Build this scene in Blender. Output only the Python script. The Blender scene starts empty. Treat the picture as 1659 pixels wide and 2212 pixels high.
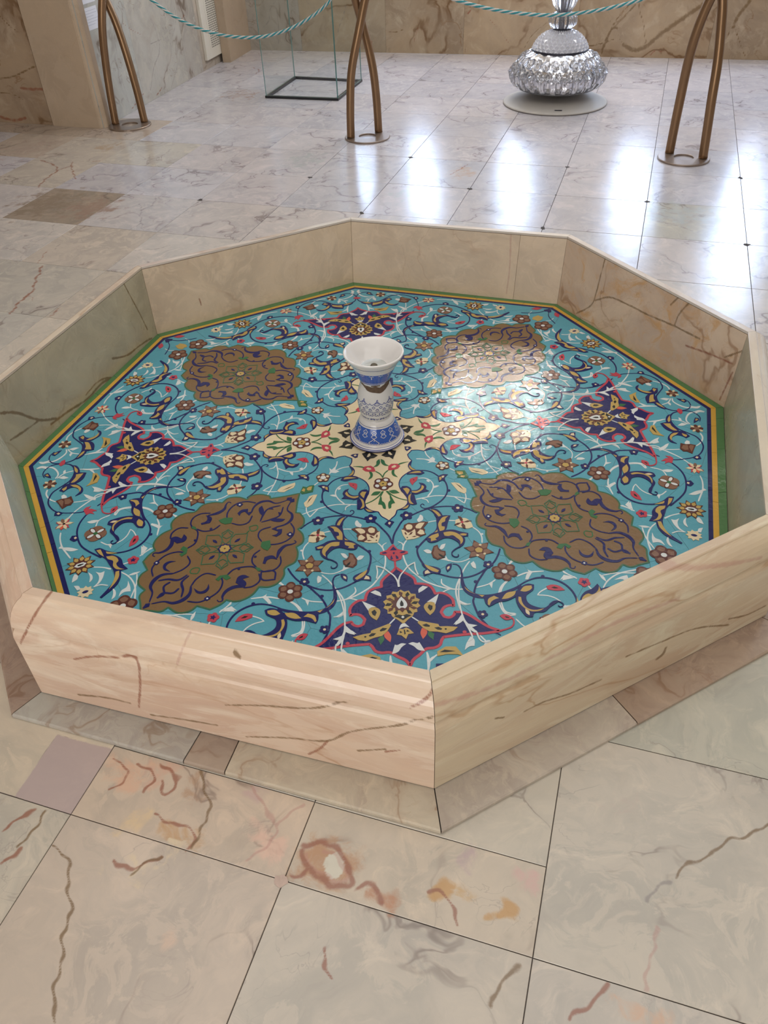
import bpy, bmesh, math, random
import numpy as np
from mathutils import Matrix, Vector
from mathutils.geometry import tessellate_polygon

rnd = random.Random(7)
SC = bpy.context.scene
COL = SC.collection

# ------------------------------------------------------------------ camera
cam_d = bpy.data.cameras.new('camera')
cam = bpy.data.objects.new('camera', cam_d); COL.objects.link(cam)
cam_d.sensor_fit = 'HORIZONTAL'; cam_d.sensor_width = 36.0
cam_d.lens = 36.0 * 1672.5 / 1659.0
cam_d.clip_start = 0.02
cam.matrix_world = Matrix(((0.994499, 0.089806, -0.053918, -0.136394),
                           (-0.099659, 0.652710, -0.751025, -2.015656),
                           (-0.032254, 0.752267, 0.658069, 1.476135),
                           (0, 0, 0, 1)))
SC.camera = cam

# ------------------------------------------------------------------ world, exposure
SC.view_settings.view_transform = 'Standard'
SC.view_settings.look = 'None'
SC.view_settings.gamma = 1.0
SC.view_settings.use_curve_mapping = False
SC.view_settings.exposure = 0.0
wd = bpy.data.worlds.new('daylight'); SC.world = wd; wd.use_nodes = True
wd.node_tree.nodes['Background'].inputs[0].default_value = (0.80, 0.88, 1.0, 1)
wd.node_tree.nodes['Background'].inputs[1].default_value = 1.0

# building frame: u runs along the tile rows, v towards the back wall
TH = math.radians(-22.9); U = Vector((math.cos(TH), math.sin(TH), 0)); V = Vector((-math.sin(TH), math.cos(TH), 0))
def UV(a, b, z=0.0):
    p = U * a + V * b; return Vector((p.x, p.y, z))
BW0 = Vector((-0.605, 6.378, 0)); BWD = Vector((0.935678, -0.352854, 0)); BWN = Vector((-0.352854, -0.935678, 0))  # back wall: a point, along, towards the room
CEIL = 4.4

def area(name, loc, aim, sx, sy, power, col):
    d = bpy.data.lights.new(name, 'AREA'); d.shape = 'RECTANGLE'; d.size = sx; d.size_y = sy
    d.energy = power; d.color = col
    o = bpy.data.objects.new(name, d); COL.objects.link(o); o.location = loc
    o.rotation_euler = Vector(aim).to_track_quat('-Z', 'Z').to_euler()
    return o
# daylight entering through each of the six tall windows of the back wall (s along wall, width, z0, z1, power)
WINS = [(-0.24, 0.40, 1.00, 2.0, 8), (1.07, 0.26, 0.84, 1.8, 9), (1.66, 0.32, 0.80, 1.7, 13), (2.56, 0.34, 0.80, 1.7, 13), (3.66, 0.40, 0.80, 1.75, 16), (4.68, 0.46, 0.80, 2.5, 38)]
for s, w, z0, z1, pw in WINS:
    p = BW0 + BWD * s - BWN * 0.10 + Vector((0, 0, (z0 + z1) / 2))
    area('window_daylight', p, BWN, w, z1 - z0, pw * 1.15, (0.54, 0.70, 1.0))
# added unseen fills under the ceiling: over the pool, behind the camera, further back
area('ceiling_fill', UV(0.6, -0.6, CEIL - 0.12), (0, 0, -1), 5.0, 3.6, 94, (1.0, 0.96, 0.92))
area('ceiling_fill', UV(0.8, -3.6, CEIL - 0.12), (0, 0.25, -1), 4.5, 2.0, 14, (1.0, 0.95, 0.9))
area('ceiling_fill', UV(0.8, 3.2, CEIL - 0.12), (0, 0, -1), 4.5, 1.8, 24, (0.80, 0.89, 1.0))
# fill added at an unseen doorway behind the camera, for frontal light
area('doorway_fill', UV(-0.2, -4.97, 1.15), V, 3.0, 1.9, 90, (1.0, 0.95, 0.90))
for i in range(9):
    lp = bpy.data.lights.new('chandelier_bulb', 'POINT'); lp.energy = 14; lp.color = (1.0, 0.95, 0.88); lp.shadow_soft_size = 0.016
    lo = bpy.data.objects.new('chandelier_bulb', lp); COL.objects.link(lo); q_ = i * 2 * math.pi / 9
    lo.location = (1.50 + 0.42 * math.cos(q_), 4.45 + 0.42 * math.sin(q_), 2.85 + 0.06 * (i % 3))

# ------------------------------------------------------------------ helpers
def link(o, parent=None):
    COL.objects.link(o)
    if parent is not None: o.parent = parent
    return o
def mesh(name, vs, fs, mats=None, parent=None, mi=None, smooth=False):
    me = bpy.data.meshes.new(name); me.from_pydata([tuple(v) for v in vs], [], [tuple(f) for f in fs])
    for m in (mats if isinstance(mats, (list, tuple)) else [mats] if mats else []): me.materials.append(m)
    if mi: me.polygons.foreach_set('material_index', mi)
    if smooth: me.polygons.foreach_set('use_smooth', [True] * len(fs))
    me.update()
    return link(bpy.data.objects.new(name, me), parent)
def from_bm(name, bm, mats=None, parent=None, smooth=False):
    me = bpy.data.meshes.new(name); bmesh.ops.recalc_face_normals(bm, faces=bm.faces); bm.to_mesh(me); bm.free()
    for m in (mats if isinstance(mats, (list, tuple)) else [mats] if mats else []): me.materials.append(m)
    if smooth: me.polygons.foreach_set('use_smooth', [True] * len(me.polygons))
    return link(bpy.data.objects.new(name, me), parent)
def empty(name, loc=(0, 0, 0)):
    o = bpy.data.objects.new(name, None); o.location = loc; o.empty_display_size = 0.1; return link(o)
def tag(o, label, cat, group=None):
    o['label'] = label; o['category'] = cat
    if group: o['group'] = group
    return o
def struct(o): o['kind'] = 'structure'; return o
def box_bm(bm, c, sx, sy, sz, rot=None, bev=0.0):
    r = bmesh.ops.create_cube(bm, size=1.0)
    M = Matrix.Translation(c) @ (rot.to_4x4() if rot else Matrix.Identity(4)) @ Matrix.Diagonal((sx, sy, sz, 1))
    bmesh.ops.transform(bm, matrix=M, verts=r['verts'])
    if bev:
        es = list({e for v in r['verts'] for e in v.link_edges})
        bmesh.ops.bevel(bm, geom=es, offset=bev, segments=2, affect='EDGES', profile=0.7)
def tube_geo(path, rads, n=12, caps=True):
    vs, fs = [], []; P = [Vector(p) for p in path]; m = len(P)
    if not isinstance(rads, (list, tuple)): rads = [rads] * m
    nrm = None
    for i in range(m):
        t = (P[min(i + 1, m - 1)] - P[max(i - 1, 0)]).normalized()
        if nrm is None:
            nrm = t.orthogonal().normalized()
        nrm = (nrm - t * nrm.dot(t)).normalized(); b = t.cross(nrm)
        for k in range(n):
            a = 2 * math.pi * k / n; vs.append(P[i] + (nrm * math.cos(a) + b * math.sin(a)) * rads[i])
    for i in range(m - 1):
        for k in range(n):
            fs.append((i * n + k, i * n + (k + 1) % n, (i + 1) * n + (k + 1) % n, (i + 1) * n + k))
    if caps: fs.append(tuple(range(n))[::-1]); fs.append(tuple(range((m - 1) * n, m * n)))
    return vs, fs
def lathe_geo(prof, n=48, capb=False, capt=False):
    vs = [(r * math.cos(2 * math.pi * k / n), r * math.sin(2 * math.pi * k / n), z) for r, z in prof for k in range(n)]
    fs = [(i * n + k, i * n + (k + 1) % n, (i + 1) * n + (k + 1) % n, (i + 1) * n + k) for i in range(len(prof) - 1) for k in range(n)]
    if capb: fs.append(tuple(range(n))[::-1])
    if capt: fs.append(tuple(range((len(prof) - 1) * n, len(prof) * n)))
    return vs, fs
def catmull(P, seg=6, closed=False, sharp=65):
    P = [np.array(p, float) for p in P]; n = len(P); out = []
    T = []
    for i in range(n):
        if closed: a, b = P[i - 1], P[(i + 1) % n]
        else: a, b = P[max(i - 1, 0)], P[min(i + 1, n - 1)]
        u, w = P[i] - a, b - P[i]; lu, lw = np.linalg.norm(u), np.linalg.norm(w)
        if (closed or 0 < i < n - 1) and lu > 0 and lw > 0:
            cs = float(u @ w) / (lu * lw)
            if cs < math.cos(math.radians(sharp)): T.append((None, 0)); continue
            d = u / lu + w / lw; T.append((d / max(np.linalg.norm(d), 1e-9), 1))
        else: T.append((None, 0))
    m = n if closed else n - 1
    for i in range(m):
        p, q = P[i], P[(i + 1) % n]; L = np.linalg.norm(q - p); ch = q - p
        t0 = T[i][0] * L if T[i][1] else ch; t1 = T[(i + 1) % n][0] * L if T[(i + 1) % n][1] else ch
        for k in range(seg):
            t = k / seg; t2, t3 = t * t, t * t * t
            out.append((2 * t3 - 3 * t2 + 1) * p + (t3 - 2 * t2 + t) * t0 + (-2 * t3 + 3 * t2) * q + (t3 - t2) * t1)
    if not closed: out.append(P[-1])
    return out

# ------------------------------------------------------------------ materials
class NT:
    def __init__(s, name):
        s.m = bpy.data.materials.new(name); s.m.use_nodes = True; s.t = s.m.node_tree
        s.b = s.t.nodes['Principled BSDF']
    def n(s, typ, **kw):
        x = s.t.nodes.new(typ)
        for k, v in kw.items(): setattr(x, k, v)
        return x
    def l(s, a, b): s.t.links.new(a, b)
    def math(s, op, a, b=None, c=None, clamp=False):
        x = s.n('ShaderNodeMath', operation=op, use_clamp=clamp)
        for i, v in enumerate((a, b, c)):
            if v is None: continue
            if isinstance(v, (int, float)): x.inputs[i].default_value = v
            else: s.l(v, x.inputs[i])
        return x.outputs[0]
    def mix(s, f, a, b, mode='MIX'):
        x = s.n('ShaderNodeMix', data_type='RGBA', blend_type=mode)
        for i, v in ((0, f), (6, a), (7, b)):
            if isinstance(v, (int, float)): x.inputs[i].default_value = v
            elif isinstance(v, tuple): x.inputs[i].default_value = (*v[:3], 1)
            else: s.l(v, x.inputs[i])
        return x.outputs[2]
    def noise(s, vec, scale, detail=4, rough=0.55, dist=0.0):
        x = s.n('ShaderNodeTexNoise'); x.inputs['Scale'].default_value = scale; x.inputs['Detail'].default_value = detail
        x.inputs['Roughness'].default_value = rough; x.inputs['Distortion'].default_value = dist
        s.l(vec, x.inputs['Vector']); return x
    def ramp(s, f, stops):
        x = s.n('ShaderNodeMapRange', interpolation_type='SMOOTHSTEP'); x.inputs[1].default_value = stops[0]; x.inputs[2].default_value = stops[1]
        s.l(f, x.inputs[0]); return x.outputs[0]
def plain(name, col, rough=0.5, metal=0.0, **kw):
    t = NT(name); t.b.inputs['Base Color'].default_value = (*col, 1); t.b.inputs['Roughness'].default_value = rough; t.b.inputs['Metallic'].default_value = metal
    for k, v in kw.items(): t.b.inputs[k].default_value = v
    return t.m
def varied(name, col, rough, amt=0.12, scale=14, metal=0.0, bump=0.0, bscale=60):
    t = NT(name); tc = t.n('ShaderNodeTexCoord').outputs['Object']
    ns = t.noise(tc, scale, 4, 0.6)
    f = t.math('MULTIPLY_ADD', ns.outputs[0], amt * 2, 1 - amt)
    c = t.n('ShaderNodeVectorMath', operation='SCALE'); c.inputs[0].default_value = col; t.l(f, c.inputs['Scale'])
    t.l(c.outputs[0], t.b.inputs['Base Color']); t.b.inputs['Metallic'].default_value = metal
    r = t.math('MULTIPLY_ADD', ns.outputs[0], 0.15, rough - 0.07); t.l(r, t.b.inputs['Roughness'])
    if bump:
        b = t.n('ShaderNodeBump'); b.inputs['Strength'].default_value = bump; b.inputs['Distance'].default_value = 0.002
        t.l(t.noise(tc, bscale, 3).outputs[0], b.inputs['Height']); t.l(b.outputs[0], t.b.inputs['Normal'])
    return t.m
def marble(name, c1, c2, c3, vein, vein2, scale=3.0, amt=0.5, vw=0.02, rough=0.2, stretch=(1, 1, 1), patch=0.35, use_obj=True, drawn=True, fine=0.3, spec=0.5, lay=False, lace=0.36):
    """polished veined stone: three cloud tones, two sets of winding veins, drawn veins from the vertex attributes"""
    t = NT(name)
    geo = t.n('ShaderNodeNewGeometry').outputs['Position'] if not lay else t.n('ShaderNodeAttribute', attribute_name='lay').outputs['Vector']
    oi = t.n('ShaderNodeObjectInfo')
    off = t.n('ShaderNodeVectorMath', operation='SCALE'); off.inputs[0].default_value = (37.0, 61.0, 23.0); t.l(oi.outputs['Random'], off.inputs['Scale'])
    mp = t.n('ShaderNodeMapping'); mp.inputs['Scale'].default_value = stretch; t.l(geo, mp.inputs['Vector'])
    add = t.n('ShaderNodeVectorMath', operation='ADD'); t.l(mp.outputs[0], add.inputs[0]); t.l(off.outputs[0], add.inputs[1]); P = add.outputs[0]
    w = t.noise(P, scale * 0.9, 3, 0.55)
    ws = t.n('ShaderNodeVectorMath', operation='MULTIPLY_ADD'); t.l(w.outputs[1], ws.inputs[0]); ws.inputs[1].default_value = (0.35, 0.35, 0.35); t.l(P, ws.inputs[2]); Q = ws.outputs[0]
    cl = t.noise(Q, scale * 1.3, 6, 0.6, 0.4)
    col = t.mix(t.ramp(cl.outputs[0], (0.32, 0.66)), c1, c2)
    c4 = t.noise(Q, scale * 2.9, 5, 0.65, 0.8)
    col = t.mix(t.math('MULTIPLY', t.ramp(c4.outputs[0], (0.52, 0.70)), patch), col, c3)
    # mottled crystalline grain and lace
    lc = t.noise(Q, scale * 4.2, 8, 0.66, 0.7)
    col = t.mix(t.math('MULTIPLY', t.math('MULTIPLY', t.ramp(lc.outputs[0], (0.49, 0.57)), t.ramp(cl.outputs[0], (0.40, 0.58))), lace), col, c3)
    lc2 = t.noise(Q, scale * 3.1, 6, 0.6, 0.5)
    col = t.mix(t.math('MULTIPLY', t.ramp(lc2.outputs[0], (0.54, 0.66)), lace * 0.6), col, t.mix(1.0, col, (0.84, 0.82, 0.82), 'MULTIPLY'))
    gr = t.noise(Q, scale * 14, 4, 0.6)
    col = t.mix(t.math('MULTIPLY', t.ramp(gr.outputs[0], (0.45, 0.62)), 0.22), col, t.mix(1.0, col, (1.12, 1.10, 1.06), 'MULTIPLY'))
    # veins
    vn = t.noise(Q, scale * 0.75, 5, 0.5, 0.6)
    d = t.math('ABSOLUTE', t.math('SUBTRACT', vn.outputs[0], 0.5))
    line = t.math('SUBTRACT', 1.0, t.ramp(d, (0.0, vw)))
    brk = t.ramp(t.noise(P, scale * 0.9, 3).outputs[0], (0.44, 0.62))
    col = t.mix(t.math('MULTIPLY', t.math('MULTIPLY', line, brk), amt), col, vein)
    halo = t.math('SUBTRACT', 1.0, t.ramp(d, (0.0, vw * 4.5)))
    col = t.mix(t.math('MULTIPLY', t.math('MULTIPLY', halo, brk), amt * 0.35), col, vein2)
    vn2 = t.noise(P, scale * 2.3, 4, 0.5, 1.2)
    d2 = t.math('ABSOLUTE', t.math('SUBTRACT', vn2.outputs[0], 0.5))
    l2 = t.math('SUBTRACT', 1.0, t.ramp(d2, (0.0, vw * 0.8)))
    b2 = t.ramp(t.noise(P, scale * 1.4, 2).outputs[0], (0.52, 0.68))
    col = t.mix(t.math('MULTIPLY', t.math('MULTIPLY', l2, b2), fine), col, vein2)
    if use_obj: col = t.mix(1.0, col, oi.outputs['Color'], 'MULTIPLY')
    if drawn:
        wob = t.noise(geo, 38, 4, 0.65).outputs[0]
        tn = t.n('ShaderNodeAttribute', attribute_name='tint')
        ta = t.n('ShaderNodeAttribute', attribute_name='tint_amount').outputs['Fac']
        ms = t.ramp(t.math('ADD', ta, t.math('MULTIPLY', t.math('SUBTRACT', t.noise(geo, 20, 6, 0.7, 1.0).outputs[0], 0.5), 2.2)), (0.15, 0.95))
        ms = t.math('MULTIPLY', ms, t.ramp(ta, (0.0, 0.3)))
        col = t.mix(t.math('MULTIPLY', ms, 0.8), col, tn.outputs['Color'])
        for at, vc, st in (('vein_k', (0.20, 0.18, 0.18), 0.55), ('vein_p', (0.42, 0.20, 0.17), 0.42), ('vein_r', (0.26, 0.085, 0.045), 0.78), ('vein_d', (0.16, 0.09, 0.03), 0.78)):
            a = t.n('ShaderNodeAttribute', attribute_name=at).outputs['Fac']
            nn = t.math('MULTIPLY', t.math('SUBTRACT', 1.0, a), 6.0)
            nn = t.math('ADD', nn, t.math('MULTIPLY', t.math('SUBTRACT', wob, 0.5), 2.6))
            mk = t.math('SUBTRACT', 1.0, t.ramp(nn, (0.4, 1.9)))
            mk = t.math('MULTIPLY', mk, t.math('GREATER_THAN', a, 0.01))
            col = t.mix(t.math('MULTIPLY', mk, st), col, vc)
    t.l(col, t.b.inputs['Base Color'])
    t.b.inputs['Specular IOR Level'].default_value = spec
    rr = t.math('MULTIPLY_ADD', cl.outputs[0], 0.12, rough - 0.06); t.l(rr, t.b.inputs['Roughness'])
    bp = t.n('ShaderNodeBump'); bp.inputs['Strength'].default_value = 0.12; bp.inputs['Distance'].default_value = 0.01
    t.l(t.noise(geo, 7, 3, 0.5).outputs[0], bp.inputs['Height']); t.l(bp.outputs[0], t.b.inputs['Normal'])
    return t.m
M_FLOOR = marble('floor_marble', (0.53, 0.48, 0.415), (0.43, 0.40, 0.355), (0.64, 0.565, 0.475), (0.17, 0.13, 0.11), (0.31, 0.275, 0.26), scale=3.4, amt=0.75, vw=0.013, rough=0.23, fine=0.45, patch=0.6)
M_SLAB = marble('rim_onyx', (0.70, 0.59, 0.46), (0.60, 0.46, 0.36), (0.76, 0.69, 0.57), (0.38, 0.20, 0.09), (0.54, 0.38, 0.26), scale=2.6, amt=0.5, vw=0.014, rough=0.22, patch=0.8, fine=0.4, stretch=(0.42, 1.5, 1), lay=True)
M_PANEL = marble('basin_onyx', (0.60, 0.50, 0.38), (0.48, 0.40, 0.31), (0.66, 0.56, 0.44), (0.28, 0.14, 0.07), (0.42, 0.31, 0.22), scale=3.0, amt=0.25, vw=0.015, rough=0.28, patch=0.6)
M_PANEL2 = marble('veined_basin_onyx', (0.58, 0.47, 0.37), (0.47, 0.37, 0.30), (0.50, 0.30, 0.14), (0.22, 0.11, 0.05), (0.36, 0.22, 0.13), scale=3.2, amt=0.6, vw=0.015, rough=0.28, patch=0.85)
M_PLINTH = marble('plinth_onyx', (0.48, 0.44, 0.38), (0.38, 0.33, 0.29), (0.56, 0.50, 0.42), (0.22, 0.12, 0.06), (0.34, 0.22, 0.15), scale=5.0, amt=0.5, vw=0.02, rough=0.25, patch=0.6)
M_WALLW = marble('wall_onyx_warm', (0.44, 0.35, 0.25), (0.33, 0.26, 0.19), (0.52, 0.44, 0.34), (0.13, 0.065, 0.02), (0.24, 0.13, 0.055), scale=1.9, amt=0.95, vw=0.026, rough=0.25, fine=0.7, patch=0.7)
M_WALLG = marble('wall_marble_grey', (0.50, 0.47, 0.43), (0.40, 0.375, 0.34), (0.57, 0.52, 0.45), (0.14, 0.10, 0.075), (0.28, 0.21, 0.16), scale=2.3, amt=0.85, vw=0.016, rough=0.25, fine=0.7, patch=0.6)
M_PILLAR = marble('pillar_stone', (0.49, 0.385, 0.28), (0.43, 0.34, 0.25), (0.53, 0.43, 0.33), (0.30, 0.19, 0.10), (0.40, 0.29, 0.18), scale=1.6, amt=0.15, vw=0.02, rough=0.35, drawn=False)
M_GROUT = varied('dark_joint_cement', (0.055, 0.045, 0.04), 0.85)
M_PLASTER = varied('pale_plaster', (0.60, 0.57, 0.52), 0.8)
M_WHITE = plain('white_paint', (0.74, 0.72, 0.66), 0.45)

# drawn veins, stains (world millimetres / metres) and the eighth of the mosaic drawing (half millimetres)
VEIN_TXT = '''
floor R 3 -874,-1194,0 -852,-1175,0 -810,-1147,0
floor D 4 -825,-1228,0 -807,-1190,0 -793,-1162,0
floor R 3 -856,-1263,0 -834,-1246,0 -816,-1229,0
floor D 3 -757,-1236,0 -730,-1264,0 -714,-1306,0 -705,-1358,0 -702,-1391,0 -702,-1430,0 -702,-1468,0 -698,-1497,0 -698,-1525,0 -695,-1547,0
floor R 2 -232,-1479,0 -234,-1512,0 -229,-1531,0
floor D 7 96,-1545,0 66,-1571,0 37,-1596,0
floor R 3 155,-1640,0 174,-1628,0 198,-1613,0 247,-1591,0
floor D 4 418,-1431,0 464,-1411,0 529,-1385,0 573,-1369,0 634,-1358,0
floor K 5 349,-1470,0 376,-1444,0 404,-1434,0
floor P 6 299,-1604,0 325,-1560,0 355,-1518,0
floor R 9 -274,-1289,0 -254,-1285,0 -225,-1295,0 -196,-1314,0 -185,-1349,0 -189,-1377,0 -214,-1380,0 -241,-1356,0 -262,-1327,0 -270,-1299,0
floor P 6 -259,-1303,0 -256,-1328,0 -236,-1352,0 -208,-1374,0 -193,-1366,0 -194,-1344,0 -208,-1320,0 -230,-1307,0
floor R 6 -297,-1350,0 -275,-1348,0 -262,-1336,0
floor R 7 -172,-1381,0 -146,-1376,0 -132,-1398,0 -124,-1420,0
floor R 4 -668,-1055,0 -642,-1083,0 -647,-1112,0 -666,-1126,0
floor R 4 -616,-1073,0 -592,-1095,0 -581,-1120,0 -595,-1141,0
floor R 6 -571,-1083,0 -543,-1101,0 -528,-1126,0 -547,-1147,0 -562,-1122,0
floor D 4 -492,-1093,0 -469,-1144,0 -461,-1206,0 -471,-1243,0 -492,-1276,0
floor R 5 -572,-1193,0 -533,-1212,0 -494,-1231,0 -483,-1261,0 -504,-1277,0
floor P 5 -373,-1155,0 -348,-1199,0 -320,-1247,0 -342,-1277,0 -377,-1310,0
floor P 5 -320,-1247,0 -282,-1217,0 -268,-1203,0
floor R 5 -37,-1409,0 -15,-1407,0 -3,-1438,0 0,-1470,0
floor D 4 -592,-1311,0 -577,-1295,0 -548,-1276,0
floor R 4 -642,-1275,0 -594,-1302,0 -548,-1276,0
floor R 9 -1840,3324,0 -1768,3261,0 -1713,3188,0 -1678,3091,0 -1708,2952,0 -1725,2790,0
floor R 8 -1673,3090,0 -1609,3167,0 -1618,3237,0
floor R 8 -1609,3167,0 -1563,3009,0 -1529,2902,0
floor R 6 -1492,3229,0 -1404,3223,0
floor K 7 -1007,2493,0 -1014,2371,0 -1061,2286,0 -1053,2193,0 -1017,2012,0
floor K 5 -1086,2410,0 -1061,2286,0
floor K 5 -1081,2024,0 -1035,2123,0
floor K 5 -1506,2189,0 -1485,2057,0 -1540,1924,0 -1564,1775,0 -1559,1710,0
floor K 4 -1424,1797,0 -1405,1940,0
floor R 5 -1465,1684,0 -1455,1850,0
floor R 9 -1442,1640,0 -1431,1558,0 -1432,1490,0 -1419,1395,0 -1420,1340,0 -1444,1283,0 -1454,1216,0 -1458,1158,0
floor R 5 -1420,1340,0 -1395,1274,0
floor R 7 -1256,1170,0 -1283,1105,0
floor K 4 -1247,3409,0 -1174,3231,0 -1052,3021,0
floor K 4 -1024,1754,0 -933,1747,0 -846,1779,0
floor K 5 -1045,3300,0 -1016,3393,0
floor R 6 783,2696,0 711,2600,0 645,2531,0
floor K 5 1194,2468,0 1164,2292,0 1149,2197,0
floor K 6 1510,1704,0 1555,1634,0 1619,1562,0 1661,1495,0
floor R 8 -563,5642,0 -500,5500,0 -528,5369,0
floor R 6 -701,4780,0 -594,4828,0 -518,4662,0 -620,4546,0
slab R 2 -763,-906,340 -806,-888,266 -850,-870,191
slab R 2.5 -731,-919,179 -681,-940,205 -626,-963,218 -585,-980,225 -587,-979,178 -620,-965,49
slab D 2 -763,-906,42 -692,-935,58 -638,-958,59
slab D 2 -597,-975,32 -515,-1009,46 -444,-1038,55
slab D 2.5 -412,-1051,140 -337,-1083,168 -237,-1124,198 -160,-1156,242
slab D 2.5 -384,-1063,38 -287,-1103,74 -210,-1135,97 -166,-1153,146 -95,-1183,194
slab R 2.5 -210,-1135,97 -230,-1127,58 -254,-1117,29
slab P 3 -478,-1024,293 -497,-1016,235
slab D 2.5 -151,-1159,87 -97,-1182,117
slab D 4 -383,-1063,285 -370,-1069,279
slab R 4 -51,-1201,259 -31,-1209,275 -11,-1217,297
slab D 2 -94,-1183,194 -52,-1201,221 -11,-1218,250
slab R 4 -97,-1182,108 -70,-1193,125
slab D 3 199,-1139,131 242,-1122,130 310,-1093,110 386,-1062,103
slab D 3 442,-1039,143 528,-1003,132 627,-962,116 744,-914,57
slab D 3 736,-917,83 799,-891,60 855,-868,58
slab D 8 537,-999,70 551,-994,77 555,-992,98
slab P 7 178,-1148,345 318,-1090,334 483,-1022,314 782,-898,250
slab P 7 1,-1222,273 128,-1169,255 268,-1111,256 383,-1063,264 558,-991,249
slab D 2 132,-1167,159 151,-1159,147
inner D 5 884,614,305 882,619,227 880,624,145 877,630,109 848,699,39
inner D 5 881,620,127 906,559,167 940,478,178 979,383,182 1028,266,194 1062,183,198 1074,156,199
inner D 5 1046,223,304 1032,256,236 1030,260,197
inner D 4 1029,263,310 1015,297,253
inner R 5 1056,198,153 1094,106,170 1130,19,180
inner D 5 1137,2,234 1116,52,186
inner R 4 1134,11,154 1129,23,46
inner P 5 606,887,299 613,884,144 609,886,50
inner D 4 -844,709,292 -836,730,216 -828,749,149 -821,766,76
inner D 5 -986,367,50 -957,437,56 -937,484,43 -927,510,27
inner D 5 -914,541,85 -884,613,56 -851,692,47 -822,763,40
inner D 7 -1126,29,213 -1106,78,181 -1076,149,102 -1050,213,62
inner D 6 -1128,24,118 -1102,88,108 -1076,149,102
inner D 7 -1061,186,59 -1027,269,50 -984,372,33 -950,454,40 -929,504,29
inner D 5 -914,541,88 -879,626,51 -852,691,48 -816,778,33
inner R 4 -616,883,127 -614,884,99
wallb D 26 3105,4979,396 3013,5014,327 2926,5047,258 2849,5075,201 2786,5099,144 2715,5126,78 2636,5156,55 2555,5186,90
wallb D 9 2615,5164,407 2636,5156,325 2675,5141,249 2704,5130,142 2723,5123,100
wallb D 10 2598,5170,380 2530,5196,296 2460,5222,218 2423,5236,160 2392,5248,50
wallb D 9 3330,4894,241 3389,4872,138 3471,4841,5
wallb D 7 3328,4895,248 3303,4904,172 3288,4910,51
wallb D 20 3401,4867,410 3383,4874,370 3353,4886,323 3332,4893,262
wallb D 6 2481,5214,225 2501,5207,168 2537,5193,104 2587,5174,76
wallb D 6 2421,5237,274 2442,5229,232 2484,5213,204
wallb R 8 2764,5108,13 2801,5094,57 2848,5076,44
wallb D 9 2235,5307,160 2281,5290,85 2368,5257,95 2469,5219,130
wallb D 9 2552,5187,375 2467,5220,262 2419,5238,113 2382,5251,-7
wallb R 7 1481,5591,270 1559,5562,203 1660,5524,84
wallb D 6 1238,5683,268 1279,5668,165 1303,5658,8
wallb R 6 913,5805,213 874,5820,107 863,5824,18
wallb D 6 618,5917,175 697,5887,158 796,5850,186
wallb R 9 1290,5664,402 1338,5645,336 1312,5655,302
wallb D 6 1940,5418,241 1839,5456,155 1775,5480,34
wallb K 8 -311,6267,395 -372,6290,329 -397,6299,239 -457,6322,182
wallb K 7 -319,6270,329 -312,6268,229 -333,6275,57
wallb K 6 -102,6188,175 -131,6199,13
wallb K 7 -42,6166,386 65,6125,299 149,6094,233
wallb K 8 296,6038,355 265,6050,268 221,6066,178 203,6073,99
wallb R 7 438,5985,203 497,5962,115 519,5954,36
walll K 7 -1404,4374,546 -1414,4345,427 -1413,4348,369
walll K 7 -1231,4860,536 -1210,4920,422 -1207,4928,299 -1255,4791,203 -1297,4675,72
walll R 5 -1361,4495,539 -1325,4595,480 -1286,4706,431
walll K 6 -1131,5140,128 -1185,4988,14
walll K 5 -1185,4989,349 -1250,4808,352
walll K 6 -1156,5072,365 -1142,5110,279
walll R 7 -1335,4569,74 -1405,4371,22
walll R 6 -1030,5425,445 -1080,5286,405
walll K 6 -1083,5277,561 -1088,5262,440 -1126,5154,334
walll R 8 -1235,4848,47 -1274,4740,16
walls D 9 -2235,4271,284 -2122,4224,302 -2000,4172,348 -1931,4144,371
walls R 14 -2095,4213,231 -2027,4184,226 -1921,4139,230
walls D 7 -2087,4209,657 -2040,4189,605 -1987,4167,567
walls R 14 -2333,4313,35 -2230,4269,17 -2132,4228,37
walls D 7 -2270,4286,195 -2166,4242,185 -2105,4217,158
'''
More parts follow.
